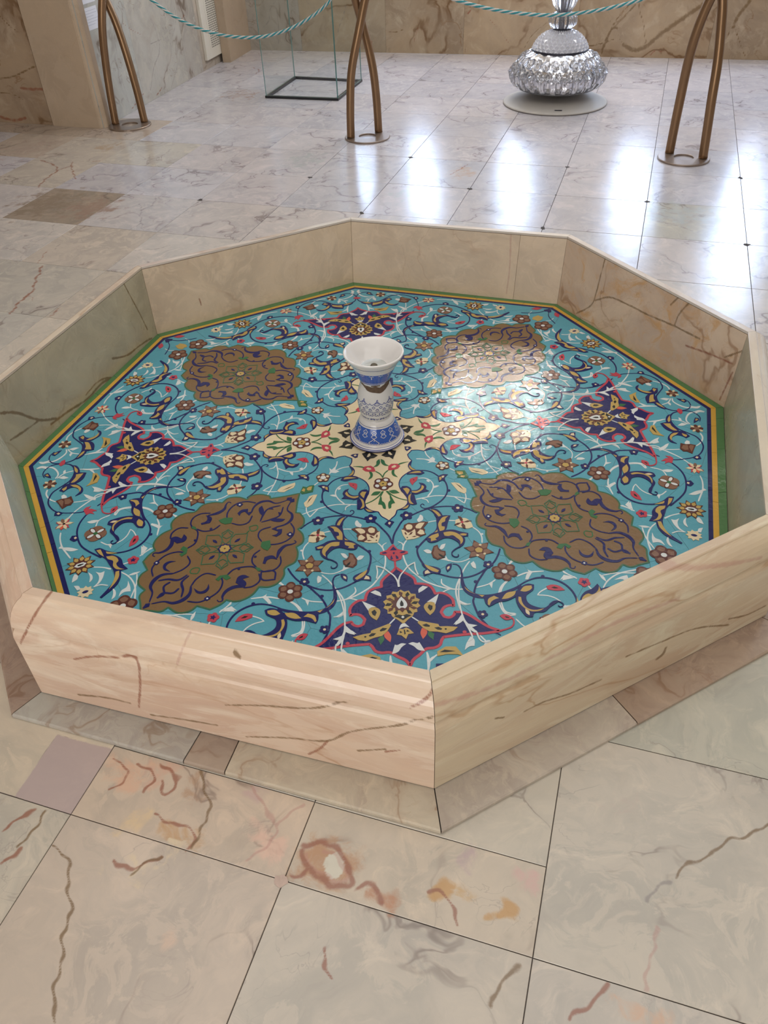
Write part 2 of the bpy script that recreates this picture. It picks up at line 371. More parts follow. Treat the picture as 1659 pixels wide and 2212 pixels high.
TINT_TXT = '''
-0.229 -1.328 0.066 0.045 -0.11 0.42 0.21 0.09 0.85
-0.213 -1.335 0.018 0.023 -0.11 0.62 0.6 0.5 1.1
-0.767 -1.083 -0.078 0.083 -0.38 0.4 0.315 0.315 1.6
-0.639 -1.086 0.055 0.042 -0.12 0.62 0.4 0.28 0.75
-0.570 -1.094 0.040 0.035 -0.12 0.6 0.38 0.28 0.7
-0.484 -1.131 0.025 0.052 -0.12 0.4 0.24 0.14 0.6
-0.363 -1.156 0.027 0.027 -0.12 0.5 0.36 0.33 0.6
-0.342 -1.277 0.031 0.037 -0.12 0.68 0.46 0.36 0.8
-0.502 -1.249 0.044 0.026 -0.12 0.48 0.28 0.12 0.6
-0.598 -1.204 0.038 0.022 -0.12 0.66 0.5 0.3 0.6
-0.569 -1.289 0.072 0.018 -0.11 0.66 0.54 0.36 0.55
-0.013 -1.413 0.019 0.018 -0.11 0.48 0.26 0.07 0.9
0.027 -1.412 0.015 0.020 -0.11 0.52 0.34 0.16 0.7
0.099 -1.461 0.025 0.013 -0.11 0.48 0.26 0.07 0.95
0.144 -1.400 0.021 0.025 -0.11 0.58 0.38 0.34 0.8
0.050 -1.359 0.018 0.026 -0.11 0.45 0.34 0.34 0.6
-0.131 -1.403 0.034 0.023 -0.11 0.42 0.18 0.08 0.7
0.366 -1.278 0.046 0.022 -0.12 0.5 0.38 0.34 0.4
0.290 -1.644 0.045 0.015 -0.11 0.58 0.38 0.26 0.7
-0.517 -1.439 0.017 0.020 -0.11 0.62 0.45 0.34 0.6
0.731 2.563 0.058 0.095 -0.20 0.5 0.34 0.22 0.7
-1.611 2.503 0.160 0.195 -0.19 0.26 0.2 0.15 0.8
-1.336 2.379 0.117 0.144 -0.19 0.3 0.2 0.16 0.8
-0.625 4.689 0.140 0.115 -0.24 0.4 0.3 0.26 0.6
-1.452 3.515 0.076 0.084 -0.21 0.42 0.32 0.22 0.7
-1.978 3.608 0.193 0.235 -0.21 0.42 0.32 0.28 0.5
1.644 1.743 0.158 0.137 -0.19 0.4 0.43 0.42 0.7
0.397 2.257 0.101 0.099 -0.19 0.42 0.46 0.45 0.6
-0.165 2.982 0.129 0.124 -0.21 0.42 0.45 0.44 0.6
'''
PAT = '''
@cream_cross 1
half C N / -173,-206 -178,-248 -192,-279 -174,-303 -166,-337 -187,-381 -152,-396 -110,-438 -91,-488 -93,-538 -111,-589 -124,-625 -123,-666 -107,-694 -82,-716 -54,-725 -39,-765 -17,-789 -2,-807
@cream_flower 4 *
st flower5 / -4,-481 1,-542
@tulip 3
q R / -116,-323 -102,-300 -63,-297 -44,-317 -38,-356 -73,-356 -100,-346
q C / -94,-322 -82,-310 -63,-323 -62,-335 -79,-337
@green_leaf 3
s G 3 / 1,-422 -14,-383 -38,-356
p G / -103,-306 -120,-295 -171,-288 -121,-306 -106,-314
p G / -47,-312 -23,-306 -4,-277 -4,-238 -23,-257 -29,-290
p G / -78,-355 -73,-391 -89,-429 -65,-412 -57,-381 -66,-357
@green_leaf 3
s G 3.4,2.6 / -14,-549 -40,-591 -80,-627 -121,-648
p G / -84,-576 -61,-547 -23,-549 -44,-576
@green_leaf 3
s G 3 / -8,-548 -31,-597
p G / -30,-589 -49,-662 -30,-668 -21,-702 -9,-707 -7,-686 -14,-648 -23,-637 -24,-601
@black_leaf 3
q K / -108,-167 -89,-160 -69,-142 -50,-160 -33,-182 -11,-200 -36,-221 -60,-224 -80,-249 -86,-227 -97,-202
q C / -80,-206 -69,-177 -58,-170 -55,-192 -69,-208
@navy_bud 3 *
q N / -180,-174 -163,-164 -130,-164 -137,-200 -153,-206
q C / -161,-177 -148,-170 -141,-182 -154,-189
@navy_bud 3 *
p N / 28,-823 15,-814 -2,-808 -18,-820 -28,-833 -16,-848 -1,-869 10,-850
q C / 9,-828 -1,-818 -9,-831 -1,-844
@scroll_leaf 4
p N / -195,-279 -174,-299 -163,-337 -187,-385 -216,-387 -198,-365 -182,-343
p Y / -173,-324 -169,-345 -184,-374 -207,-379 -185,-355
@scroll_leaf 4
p N / -254,-412 -235,-383 -197,-378 -150,-395 -146,-411 -189,-415 -225,-426
p Y / -236,-408 -228,-393 -197,-390 -158,-403 -193,-406
@scroll_leaf 4
p N / -209,-499 -234,-510 -248,-540 -242,-565 -257,-583 -214,-592 -176,-603 -154,-589 -153,-565 -188,-564 -209,-544 -216,-517
p Y / -222,-524 -233,-538 -228,-557 -213,-575 -180,-591 -157,-583 -157,-572 -189,-573 -212,-556
@scroll_leaf 4
p N / -157,-556 -136,-523 -106,-519 -92,-546 -109,-590 -122,-633 -122,-670 -148,-694 -173,-689 -169,-634 -167,-608 -148,-588
p Y / -146,-556 -132,-537 -108,-542 -120,-573 -127,-599 -140,-576
p Y / -152,-593 -135,-609 -128,-647 -133,-680 -155,-689 -141,-660 -143,-623
@scroll_leaf 4
p N / -134,-683 -124,-661 -107,-693 -82,-714 -58,-724 -102,-727 -125,-708
p Y / -126,-690 -110,-700 -83,-721 -111,-718
@red_bud 3
p R / -209,-440 -186,-446 -160,-459 -159,-490 -168,-517 -181,-495 -200,-473
c K 2 / -181,-469
@white_tendril 1
s W 2,3,3,3,4 / -209,-456 -246,-459 -275,-482 -290,-527 -277,-578 -241,-633
p W / -325,-541 -305,-538 -286,-546 -284,-562 -306,-554
p W / -275,-482 -257,-477 -257,-492 -271,-502
@navy_vine 2
s N 2.6,2.6,3,3.4,3.4,3.4,3.2 / -197,-384 -253,-386 -299,-410 -331,-451 -359,-494 -369,-546 -361,-608 -334,-657 -292,-698 -246,-727 -208,-735
c N 5 / -373,-593
@scroll_leaf 4
p N / -391,-446 -361,-441 -331,-457 -327,-510 -350,-497 -366,-512 -369,-473
p C / -367,-455 -351,-456 -352,-475 -362,-470
p Y / -349,-462 -334,-466 -333,-496 -345,-486
@navy_vine 2
s N 3,3.2,3.2,3.4,3.4,3.6,3.8,4 / -499,-811 -461,-774 -423,-751 -375,-737 -322,-729 -256,-731 -199,-747 -135,-778 -81,-812 -44,-870 -13,-935 -1,-997
@navy_flower 4
st navy5 / -399,-757 -398,-721
@navy_flower 4
st navy5 / -102,-780 -99,-743
@navy_vine 2
s N 2,2,2,2.5,3,4,4.5,4.5,4.5,4,4,4,3.6,3.6,3.6,3.6,3.6,3.6,3.6,3.8 / -214,-705 -205,-692 -192,-704 -201,-725 -228,-739 -253,-768 -267,-808 -267,-857 -260,-905 -243,-935 -213,-959 -187,-982 -153,-1019 -129,-1054 -127,-1099 -140,-1154 -162,-1200 -195,-1238 -232,-1260 -276,-1282 -320,-1293 -363,-1293 -414,-1278 -461,-1249 -512,-1209 -547,-1157 -569,-1108
c N 5 / -130,-1038
@scroll_leaf 4
p N / -247,-740 -273,-746 -296,-776 -305,-814 -279,-824 -262,-810 -256,-775
p Y / -247,-747 -267,-758 -283,-778 -295,-808 -280,-814 -268,-787
@scroll_leaf 4
p N / -348,-813 -316,-807 -280,-814 -263,-851 -263,-905 -261,-944 -290,-936 -307,-919 -324,-870
p Y / -335,-815 -303,-821 -281,-848 -268,-877 -269,-933 -294,-925 -302,-900 -285,-894 -290,-868 -309,-858 -315,-837
@scroll_leaf 4
p N / -263,-908 -243,-929 -221,-952 -260,-940
p Y / -258,-919 -236,-941 -255,-936
@scroll_leaf 5
p N / -421,-969 -377,-950 -349,-933 -303,-929 -262,-937 -221,-946 -184,-982 -200,-1014 -234,-1016 -270,-998 -290,-992 -315,-996 -341,-1017 -357,-1044 -352,-1078 -381,-1054 -396,-1013 -390,-994 -417,-992
p Y / -412,-975 -389,-968 -373,-972 -383,-984 -406,-987
p Y / -363,-966 -331,-946 -304,-945 -286,-948 -289,-974 -310,-979 -333,-976 -352,-999 -366,-1023 -364,-1053 -379,-1035 -383,-1002
p Y / -258,-949 -222,-961 -198,-977 -212,-985 -209,-1008 -243,-1001 -235,-989 -257,-973
s N 3,2.5,2,2 / -358,-1068 -328,-1086 -308,-1109 -310,-1132 -326,-1143 -339,-1137 -339,-1125
@scroll_leaf 4
p N / -136,-1154 -156,-1181 -192,-1195 -227,-1217 -228,-1240 -209,-1253 -187,-1245 -138,-1259 -137,-1226 -157,-1211 -141,-1185
p Y / -150,-1174 -163,-1206 -186,-1230 -211,-1242 -221,-1230 -193,-1205
p C / -162,-1218 -147,-1228 -144,-1246 -174,-1242
@rosette 4
st rosette / -454,-1107 -382,-1080
@brown_bud 4
q B / -241,-1037 -218,-1046 -208,-1070 -199,-1096 -203,-1130 -225,-1151 -256,-1140 -274,-1118 -276,-1091 -253,-1083 -243,-1065
q b / -236,-1050 -221,-1057 -218,-1075 -208,-1098 -212,-1123 -226,-1140 -248,-1134 -267,-1116 -268,-1099 -248,-1091 -237,-1072
q K / -266,-1138 -252,-1118 -235,-1104 -239,-1123 -255,-1140
@white_leaf 3
p W / -286,-1034 -263,-1040 -247,-1068 -256,-1077 -269,-1069
@white_leaf 3
p W / -202,-1083 -183,-1065 -159,-1070 -176,-1093 -197,-1098
@white_tendril 1
p W / -272,-1121 -268,-1139 -239,-1147 -269,-1159 -283,-1169
s W 3,2.6,2.6 / -269,-1151 -301,-1170 -336,-1179 -376,-1170 -397,-1159
@white_leaf 3
p W / -411,-1185 -392,-1200 -399,-1229 -414,-1240 -417,-1210
@white_tendril 1
s W 3,3,3.4,3.6,3.6,3 / -391,-1180 -364,-1215 -340,-1255 -314,-1305 -296,-1342 -284,-1384 -282,-1434 -286,-1510
p W / -280,-1420 -298,-1449 -336,-1478 -312,-1480 -283,-1456
@palmette 4
q B / -216,-851 -189,-841 -159,-847 -126,-849 -107,-841 -79,-856 -72,-884 -60,-893 -65,-938 -79,-975 -108,-976 -153,-963 -191,-948 -185,-929 -191,-908 -183,-895 -194,-880
p C / -196,-853 -164,-853 -140,-881 -144,-894 -167,-898 -182,-875
p C / -124,-879 -118,-860 -99,-855 -86,-871 -90,-896 -111,-898
p C / -177,-913 -163,-905 -143,-931 -161,-947 -184,-944
q C / -134,-897 -113,-917 -95,-924 -74,-898 -59,-892 -64,-938 -77,-978 -122,-975 -154,-964 -133,-948 -136,-915
q B / -122,-920 -109,-922 -94,-944 -110,-939
q B / -86,-935 -79,-913 -74,-923 -79,-940
q B / -140,-956 -125,-953 -109,-959 -126,-962
c K 2 / -85,-961
@white_leaf 3
p W / -189,-791 -178,-782 -168,-806 -156,-825 -163,-845 -188,-829
@white_tendril 1
s W 3 / -262,-844 -238,-846 -211,-851
s W 3 / -370,-858 -331,-850
@white_tendril 1
s W 3,3.4,3.4,3.4,3.6,3.6,3 / -81,-976 -63,-1005 -52,-1039 -48,-1084 -53,-1140 -69,-1194 -105,-1250 -134,-1288 -175,-1320 -238,-1355 -285,-1369 -349,-1373
s W 2,3.4 / -31,-983 -52,-1000 -57,-1025
s W 2,4,3 / -225,-1288 -222,-1320 -250,-1351 -276,-1368
s W 2.5,3 / -285,-1367 -251,-1365 -214,-1382
@white_tendril 6
s W 3,3,3,3.4,5 / -105,-1154 -67,-1176 -36,-1214 -18,-1237 -3,-1278 1,-1320
s W 3 / -101,-1159 -100,-1202 -109,-1249
@tan_flower 4
p C / -456,-923 -452,-887 -430,-849 -402,-844 -370,-853 -364,-885 -374,-911 -404,-923 -423,-932
q B / -388,-822 -394,-864 -403,-878 -411,-858 -406,-835
q B / -457,-874 -435,-867 -407,-878 -431,-883
q B / -355,-894 -376,-898 -398,-880 -375,-880
q B / -413,-933 -415,-905 -403,-883 -393,-905 -399,-924
c R 4.5 / -403,-877
@white_tendril 1
s W 2.8,3,3,3 / -450,-917 -478,-957 -489,-1001 -482,-1053
c W 3.5 / -495,-984
@brown_flower 4
st brown6 / -556,-1280 -494,-1250
@white_tendril 1
s W 4 / -612,-1202 -586,-1238
s W 3,3 / -498,-1329 -463,-1353 -391,-1371
p W / -483,-1337 -459,-1350 -468,-1386 -477,-1359
@white_tendril 1
s W 3,3,3,3,4,2 / -563,-1336 -518,-1378 -498,-1418 -486,-1490 -499,-1555 -519,-1572 -548,-1568
@navy_bud 3
p N / -294,-1186 -271,-1191 -258,-1211 -262,-1246 -282,-1228 -292,-1206
p C / -280,-1203 -266,-1212 -265,-1230 -278,-1217
@navy_vine 2
s N 2.5,3,3,5,8,10,10,9,7,6,6 / -297,-1190 -320,-1198 -334,-1226 -334,-1268 -328,-1315 -330,-1361 -350,-1401 -384,-1427 -427,-1437 -460,-1436 -522,-1423 -577,-1405 -619,-1386
p Y / -331,-1355 -340,-1382 -367,-1407 -391,-1420 -408,-1439 -422,-1429 -384,-1416 -354,-1392
@navy_vine 2
s N 3.6,4,4,4,4,4,4,3 / -504,-1215 -461,-1255 -436,-1289 -403,-1336 -379,-1388 -364,-1446 -360,-1454 -361,-1506 -373,-1568 -397,-1618 -412,-1649 -451,-1690
c N 5 / -395,-1330
@navy_flower 4
st navy5 / -482,-1218 -482,-1246
@navy_flower 4
st navy5 / -389,-1550 -389,-1577
@scroll_leaf 5
p N / -415,-1450 -437,-1436 -509,-1430 -590,-1418 -590,-1451 -530,-1479 -478,-1485 -453,-1497 -429,-1508 -418,-1484
p Y / -426,-1493 -436,-1457 -468,-1440 -490,-1459 -470,-1463 -447,-1477 -434,-1500
p Y / -501,-1467 -535,-1429 -584,-1422 -569,-1448 -533,-1466
@scroll_leaf 5
p N / -584,-1426 -605,-1403 -655,-1380 -684,-1390 -675,-1421 -651,-1440 -629,-1458 -627,-1506 -656,-1535 -697,-1548 -727,-1531 -764,-1509 -783,-1514 -729,-1546 -690,-1574 -643,-1574 -629,-1598 -601,-1595 -586,-1567 -572,-1516 -571,-1474
p Y / -605,-1424 -632,-1396 -670,-1395 -667,-1414 -630,-1432
p Y / -588,-1461 -600,-1465 -598,-1503 -612,-1537 -645,-1556 -696,-1552 -668,-1565 -625,-1561 -595,-1529 -582,-1489
p C / -603,-1543 -618,-1563 -614,-1587 -601,-1570
s N 3,2.5,2,2 / -727,-1531 -763,-1512 -791,-1527 -794,-1544 -775,-1551 -768,-1541
@red_bud 3
p R / -743,-1408 -774,-1400 -809,-1414 -829,-1445 -788,-1444 -746,-1430
q K / -765,-1419 -783,-1415 -802,-1429 -779,-1429
@white_tendril 1
s W 3,2.5,3,3 / -744,-1419 -705,-1440 -685,-1459 -736,-1471 -769,-1492 -790,-1520
@red_flower 4
st red5 / -940,-1405 -931,-1436
@white_tendril 1
s W 3 / -954,-1437 -968,-1463
s W 3 / -854,-1321 -885,-1349 -912,-1375
p W / -833,-1378 -850,-1358 -877,-1355 -899,-1369 -866,-1373
@white_tendril 1
s W 3,4,4,3 / -611,-1320 -668,-1301 -757,-1301
p W / -668,-1256 -679,-1282 -702,-1297 -687,-1315 -664,-1349 -649,-1346 -665,-1312 -678,-1297
@white_tendril 1
s W 3.5 / -599,-1223 -616,-1209
s W 3,3,3 / -569,-1335 -531,-1373 -502,-1423
s W 3,3,3,2 / -496,-1490 -498,-1540 -514,-1568 -550,-1575
@navy_medallion 2
halfB N R / -2,-1178 -21,-1203 -60,-1238 -85,-1270 -88,-1305 -127,-1312 -159,-1331 -172,-1358 -178,-1386 -210,-1385 -241,-1406 -259,-1437 -258,-1478 -240,-1472 -210,-1481 -189,-1511 -200,-1542 -225,-1550 -249,-1536 -256,-1518 -294,-1526 -327,-1551 -368,-1596 -404,-1632 -456,-1663 -379,-1668 -288,-1664 -179,-1666 -167,-1682 -154,-1710 -128,-1724 -86,-1727 -52,-1756 -19,-1781 -2,-1814
@red_finial 4
s R 5,4,4,4,4,3 / -450,-1663 -485,-1656 -514,-1644 -528,-1624 -530,-1600 -517,-1581
p R / -470,-1570 -487,-1563 -516,-1573 -529,-1592 -516,-1600 -491,-1599 -479,-1586
q K / -493,-1575 -510,-1584 -515,-1593 -497,-1588
@red_finial 3
c R 5 / -282,-1650
@big_rosette 4 *
st bigflower / 2,-1433 -4,-1562
@drop_flower 4
p Y / -165,-1446 -137,-1439 -110,-1461 -116,-1498 -132,-1525 -155,-1503 -167,-1473
q K / -153,-1467 -136,-1455 -127,-1474 -137,-1498 -149,-1487
@white_leaf 3
p W / -195,-1390 -165,-1412 -128,-1437 -157,-1441 -167,-1460 -181,-1427
@white_leaf 3
p W / -148,-1336 -122,-1325 -98,-1346 -95,-1371 -117,-1359
@white_leaf 3
s W 3 / -72,-1556 -41,-1523
@yellow_leaf 4
q Y / -255,-1615 -204,-1604 -168,-1601 -164,-1586 -123,-1571 -73,-1553 -65,-1565 -87,-1600 -114,-1625 -153,-1632 -193,-1647 -231,-1636
q K / -179,-1617 -163,-1603 -141,-1606 -155,-1620 -172,-1624
q K / -123,-1590 -107,-1576 -85,-1582 -99,-1594 -119,-1598
c K 2.6 / -195,-1621
@red_leaf 3
p O / -103,-1608 -82,-1599 -71,-1630 -78,-1667 -94,-1649 -104,-1629
@green_leaf 3
p G / -137,-1642 -113,-1618 -105,-1644 -127,-1679 -131,-1660
@lotus 4 *
p W / 23,-1588 4,-1560 -13,-1563 -30,-1593 -3,-1582
q Y / 40,-1627 21,-1599 7,-1588 -11,-1596 -28,-1591 -36,-1611 -44,-1626 -21,-1634 -2,-1659 12,-1630
q K / 21,-1615 9,-1602 4,-1614
q K / -1,-1602 -7,-1599 -7,-1631 0,-1627
q K / -14,-1616 -27,-1605 -27,-1619
@white_leaf 3
p W / -78,-1738 -59,-1684 -48,-1688 -27,-1680 -5,-1686 -28,-1703 -49,-1729
@white_tendril 5
s W 2,3.5,3.5,3.5,3 / -286,-1520 -292,-1565 -299,-1608 -309,-1650 -311,-1692 -288,-1708
p W / -288,-1546 -275,-1564 -256,-1576 -236,-1599 -262,-1589 -280,-1570
p W / -299,-1597 -316,-1605 -351,-1617 -322,-1625 -305,-1614
s W 3 / -305,-1620 -318,-1643 -333,-1659
@white_leaf 3
s W 3.5,3 / -337,-1647 -357,-1717 -393,-1719
@white_tendril 1
s W 4,4 / -86,-1745 -90,-1804 -77,-1853
s W 3 / -90,-1804 -131,-1765
@red_bud 4 *
q R / 3,-1000 22,-1041 43,-1053 76,-1067 74,-1082 44,-1091 35,-1121 -1,-1133 -31,-1113 -43,-1082 -76,-1069 -73,-1054 -37,-1043 -21,-1023
q N / 2,-1020 19,-1051 -19,-1048
q N / 1,-1062 6,-1072 -2,-1081 -7,-1071
p N / -22,-1104 -15,-1085 -9,-1115 -22,-1119
p N / 7,-1088 18,-1099 21,-1116 8,-1117
p N / -66,-1062 -45,-1056 -35,-1067 -57,-1069
p N / 30,-1072 52,-1062 64,-1070 46,-1077
@red_finial 3 *
s R 6,5,6 / 0,-1129 -2,-1150 -2,-1181
@gold_medallion 2
halfA g G / -494,-507 -514,-576 -524,-671 -501,-676 -478,-733 -486,-787 -514,-810 -487,-858 -488,-920 -524,-952 -515,-1001 -530,-1066 -585,-1107 -588,-1155 -616,-1206 -666,-1231 -717,-1224 -749,-1273 -797,-1304 -841,-1310 -881,-1294 -906,-1320 -959,-1349 -1027,-1316 -1057,-1345 -1116,-1352 -1173,-1308 -1206,-1330 -1262,-1319 -1326,-1295
@navy_scroll 4
s N 2.2,3.3,5.5,6.6,4.4,3.3 / -553,-570 -572,-640 -546,-682 -550,-728 -584,-763 -639,-780
q N / -563,-550 -531,-544 -531,-573 -553,-578
@navy_scroll 4
s N 3.3,3.3,4.4,2.75 / -596,-611 -617,-684 -665,-710 -720,-726
p N / -619,-688 -625,-652 -610,-659
p N / -668,-717 -640,-706 -584,-719 -603,-736 -646,-731
@navy_scroll 4
s N 3.3 / -554,-755 -534,-808 -542,-860 -578,-899 -625,-917 -691,-914
s N 3.3,3.3,2.75 / -664,-772 -721,-796 -733,-839 -712,-888
p N / -660,-791 -627,-772 -633,-799 -601,-799 -605,-836 -632,-859 -657,-845 -632,-837 -622,-818
st navydot / -557,-849 -541,-851
@navy_scroll 4
s N 2.2,2.2,3.3,6.6,8.8,3.3 / -534,-900 -524,-915 -542,-928 -583,-937 -613,-972 -628,-1030
@navy_scroll 4
s N 3.3 / -719,-951 -753,-987 -759,-1040 -734,-1084
s N 3.3 / -609,-1014 -607,-1068 -634,-1108 -686,-1120 -720,-1106
p N / -703,-1058 -694,-1011 -659,-1002 -642,-1010 -624,-1039 -659,-1028 -679,-1037 -688,-1063
c N 4 / -744,-1001
@navy_scroll 4 *
s N 3.74 / -709,-1120 -640,-1123 -636,-1184 -702,-1176 -709,-1120
@navy_scroll 4
s N 3.3 / -720,-1130 -715,-1182 -751,-1218 -795,-1223
s N 3.3 / -886,-1118 -854,-1082 -802,-1071 -750,-1078 -714,-1115
p N / -840,-1181 -828,-1140 -800,-1130 -770,-1149 -804,-1159 -783,-1193 -795,-1226 -816,-1204
c N 4 / -828,-1082
@navy_scroll 4
s N 7.7,8.8,6.6,3.3,2.2,2.2 / -796,-1210 -846,-1211 -884,-1233 -902,-1269 -902,-1299 -919,-1302 -928,-1289
@navy_scroll 4
s N 3.3 / -946,-1113 -1002,-1094 -1047,-1127 -1071,-1175
s N 3.3 / -916,-1136 -908,-1169 -924,-1228 -965,-1267 -1018,-1293 -1080,-1280
p N / -1055,-1192 -1019,-1220 -992,-1208 -980,-1171 -975,-1207 -996,-1234 -1035,-1229
st navydot / -979,-1274 -965,-1276
@navy_scroll 4
s N 3.3,6.6,8.8,6.6,3.3,2.75 / -1071,-1171 -1074,-1232 -1103,-1267 -1151,-1283 -1197,-1267 -1262,-1274
q N / -1304,-1299 -1290,-1270 -1268,-1271 -1271,-1292
@navy_scroll 4
s N 3.3,5.5,3.3 / -1090,-1098 -1122,-1141 -1110,-1197 -1114,-1248
s N 4.4,4.4 / -1132,-1183 -1159,-1212 -1216,-1208 -1236,-1240
@gold_rosette 4 *
st goldrose / -913,-917 -793,-811
@green_tuft 5
q G / -712,-890 -667,-883 -661,-931 -678,-963 -702,-947 -717,-924
@green_tuft 5
q G / -947,-1144 -926,-1119 -886,-1117 -867,-1143 -889,-1156 -913,-1133 -929,-1158
@green_tuft 5
q G / -744,-1079 -718,-1090 -706,-1108 -726,-1113
@green_bud 4 *
s G 2.6 / -786,-756 -744,-750 -743,-784 -773,-792 -786,-756
s G 2.6 / -785,-788 -799,-806
@green_bud 4 *
s G 2.6 / -1046,-1089 -1039,-1050 -1078,-1049 -1084,-1077 -1046,-1089
@green_bud 4 *
q G / -497,-492 -481,-440 -458,-450 -441,-437 -412,-438 -422,-497 -459,-505 -487,-509
p Y / -459,-468 -446,-451 -425,-447 -432,-482 -451,-483
p Y / -489,-480 -478,-458 -466,-467 -472,-492
@tan_leaf 3
q C / -396,-526 -418,-526 -444,-536 -458,-568 -477,-592 -471,-624 -457,-633 -428,-610 -413,-574
q K / -420,-532 -433,-557 -459,-603 -446,-566
@white_tendril 1
s W 2.6,3,3 / -464,-629 -461,-672 -444,-717 -422,-688 -394,-651
s W 2.6,3,3,3.5 / -489,-690 -421,-662 -358,-642 -289,-630 -241,-635 -171,-646
s W 3.6,2 / -208,-644 -233,-659 -241,-687
@white_tendril 1 *
s W 3 / -265,-221 -271,-256 -293,-315
s W 3 / -190,-285 -233,-290 -275,-309
q W / -317,-283 -302,-301 -273,-264 -280,-304 -257,-324 -281,-337 -306,-330 -323,-348 -313,-316
@small_flower 4 *
st flower6 / -357,-373 -315,-361
@white_tendril 1 *
s W 3 / -387,-410 -416,-439
@navy_vine 2
s N 3,2.5,2.5,2.5,3,3.4,3.4,3.4,3,3.5,4,4,4,3,3,2.5,2.5,2 / -483,-1727 -495,-1773 -495,-1826 -488,-1880 -471,-1923 -436,-1960 -387,-1988 -340,-1994 -287,-1985 -251,-1958 -215,-1926 -189,-1906 -129,-1893 -70,-1901 -20,-1937 -5,-1982 -10,-2048 -44,-2082 -94,-2090 -134,-2071
@scroll_leaf 4
p N / -31,-1922 -38,-1897 -87,-1865 -111,-1861 -119,-1818 -180,-1827 -211,-1851 -223,-1879 -210,-1904 -171,-1895 -134,-1891
p Y / -41,-1909 -86,-1877 -114,-1873 -107,-1885
p Y / -130,-1878 -123,-1834 -169,-1850 -206,-1872 -211,-1895 -180,-1883 -157,-1876
@scroll_leaf 4
p N / -278,-1948 -229,-1928 -216,-1905 -217,-1870 -242,-1834 -280,-1805 -319,-1808 -342,-1840 -301,-1822 -271,-1840 -256,-1872 -268,-1899 -294,-1918
p Y / -232,-1892 -235,-1856 -274,-1819 -310,-1818 -269,-1839 -249,-1873
p Y / -267,-1935 -241,-1910 -270,-1909 -284,-1921
@navy_bud 3
p N / -99,-2080 -88,-2059 -119,-2038 -145,-2027 -132,-2053 -116,-2075
p Y / -109,-2072 -100,-2059 -121,-2046 -122,-2056
@red_knot 3 *
q R / 10,-2012 28,-1995 11,-1976 -12,-1975 -37,-1983 -26,-2001
@brown_flower 4
st cross4 / -206,-2021 -200,-1977
@white_tendril 1
s W 4,4,3 / -256,-2024 -297,-2021 -348,-1990 -381,-1945
@brown_bud 4
q B / -373,-1947 -358,-1919 -355,-1885 -339,-1863 -392,-1839 -423,-1848 -427,-1869 -453,-1893 -407,-1922
q b / -378,-1933 -366,-1915 -384,-1898 -434,-1895 -403,-1918
q b / -365,-1898 -363,-1869 -391,-1848 -412,-1863 -412,-1885
@white_leaf 3
p W / -317,-1911 -328,-1925 -359,-1915 -360,-1892 -343,-1888
@white_tendril 1
s W 3 / -398,-1838 -395,-1793 -386,-1746
@white_tendril 1
s W 3,3,4,4,3 / -554,-1844 -486,-1813 -425,-1768 -382,-1727 -351,-1676
p W / -329,-1794 -335,-1776 -352,-1750 -379,-1711 -396,-1712 -389,-1736 -363,-1770
@white_tendril 5
s W 4,4,5,3,3,3,3 / -339,-1661 -317,-1625 -294,-1584 -289,-1535 -289,-1460 -298,-1383 -319,-1301
p W / -244,-1603 -260,-1575 -292,-1532 -293,-1570 -274,-1590
@white_leaf 3
p W / -264,-1757 -277,-1722 -305,-1680 -320,-1699 -314,-1738 -293,-1737
@white_leaf 3
s W 2,4 / -343,-1477 -318,-1475 -294,-1459
@white_tendril 1
s W 3 / -86,-1756 -82,-1816 -76,-1869
s W 3,2.5 / -82,-1816 -101,-1784 -132,-1769
s W 3,3.5 / -86,-1903 -106,-1955 -151,-1991
p W / -116,-1958 -86,-1967 -69,-1957 -101,-1950
p W / -148,-1984 -131,-1954 -155,-1918 -162,-1948
@white_tendril 1
s W 3,5,5,4,3 / -35,-2143 -25,-2097 -34,-2048 -71,-2011 -116,-1992 -152,-2001
@white_leaf 3
p W / -32,-2148 -33,-2111 -46,-2080 -17,-2089 -11,-2121
@tan_leaf 4
q Y / -132,-1776 -135,-1749 -178,-1725 -226,-1731 -240,-1759 -255,-1792 -228,-1777 -180,-1770
q K / -145,-1755 -171,-1743 -222,-1758 -177,-1759
@burst_flower 4
st burst / -590,-1851 -583,-1800
@white_tendril 1
s W 3,3.5,4,3.5 / -660,-1854 -709,-1847 -781,-1820 -824,-1792 -881,-1752
p W / -787,-1814 -792,-1776 -815,-1722 -824,-1756 -811,-1795
p W / -792,-1838 -776,-1830 -785,-1814 -799,-1811
@sunflower 4
st sun / -942,-1686 -916,-1615
@white_leaf 3
p W / -1008,-1703 -1017,-1682 -1048,-1682 -1068,-1705 -1032,-1707
@white_leaf 3
p W / -1002,-1633 -1027,-1607 -1058,-1600 -1080,-1612 -1038,-1617
@white_leaf 3
p W / -1004,-1593 -1014,-1566 -1005,-1546 -1047,-1546 -1094,-1560 -1117,-1585 -1081,-1566 -1038,-1570
s W 3 / -1115,-1584 -1104,-1549 -1114,-1508
@star_flower 4
st star8 / -1146,-1619 -1133,-1578
@white_leaf 3
p W / -1095,-1689 -1099,-1663 -1124,-1648 -1129,-1665
@white_leaf 3
p W / -1132,-1483 -1160,-1461 -1201,-1459 -1217,-1473 -1176,-1471
@white_tendril 1
s W 3,3,5 / -963,-1622 -974,-1560 -992,-1514
@navy_vine 2
s N 3,3.4,3.8,3.8,3.8,4 / -491,-1721 -539,-1745 -595,-1762 -658,-1763 -730,-1743 -788,-1713 -834,-1667 -866,-1625 -897,-1583
s N 4,3.8,3.8,3.8,4,4,4,4,4,3,3,2.5 / -865,-1557 -870,-1497 -860,-1444 -830,-1394 -775,-1356 -714,-1344 -656,-1359 -598,-1391
c N 5 / -743,-1338
@scroll_leaf 4
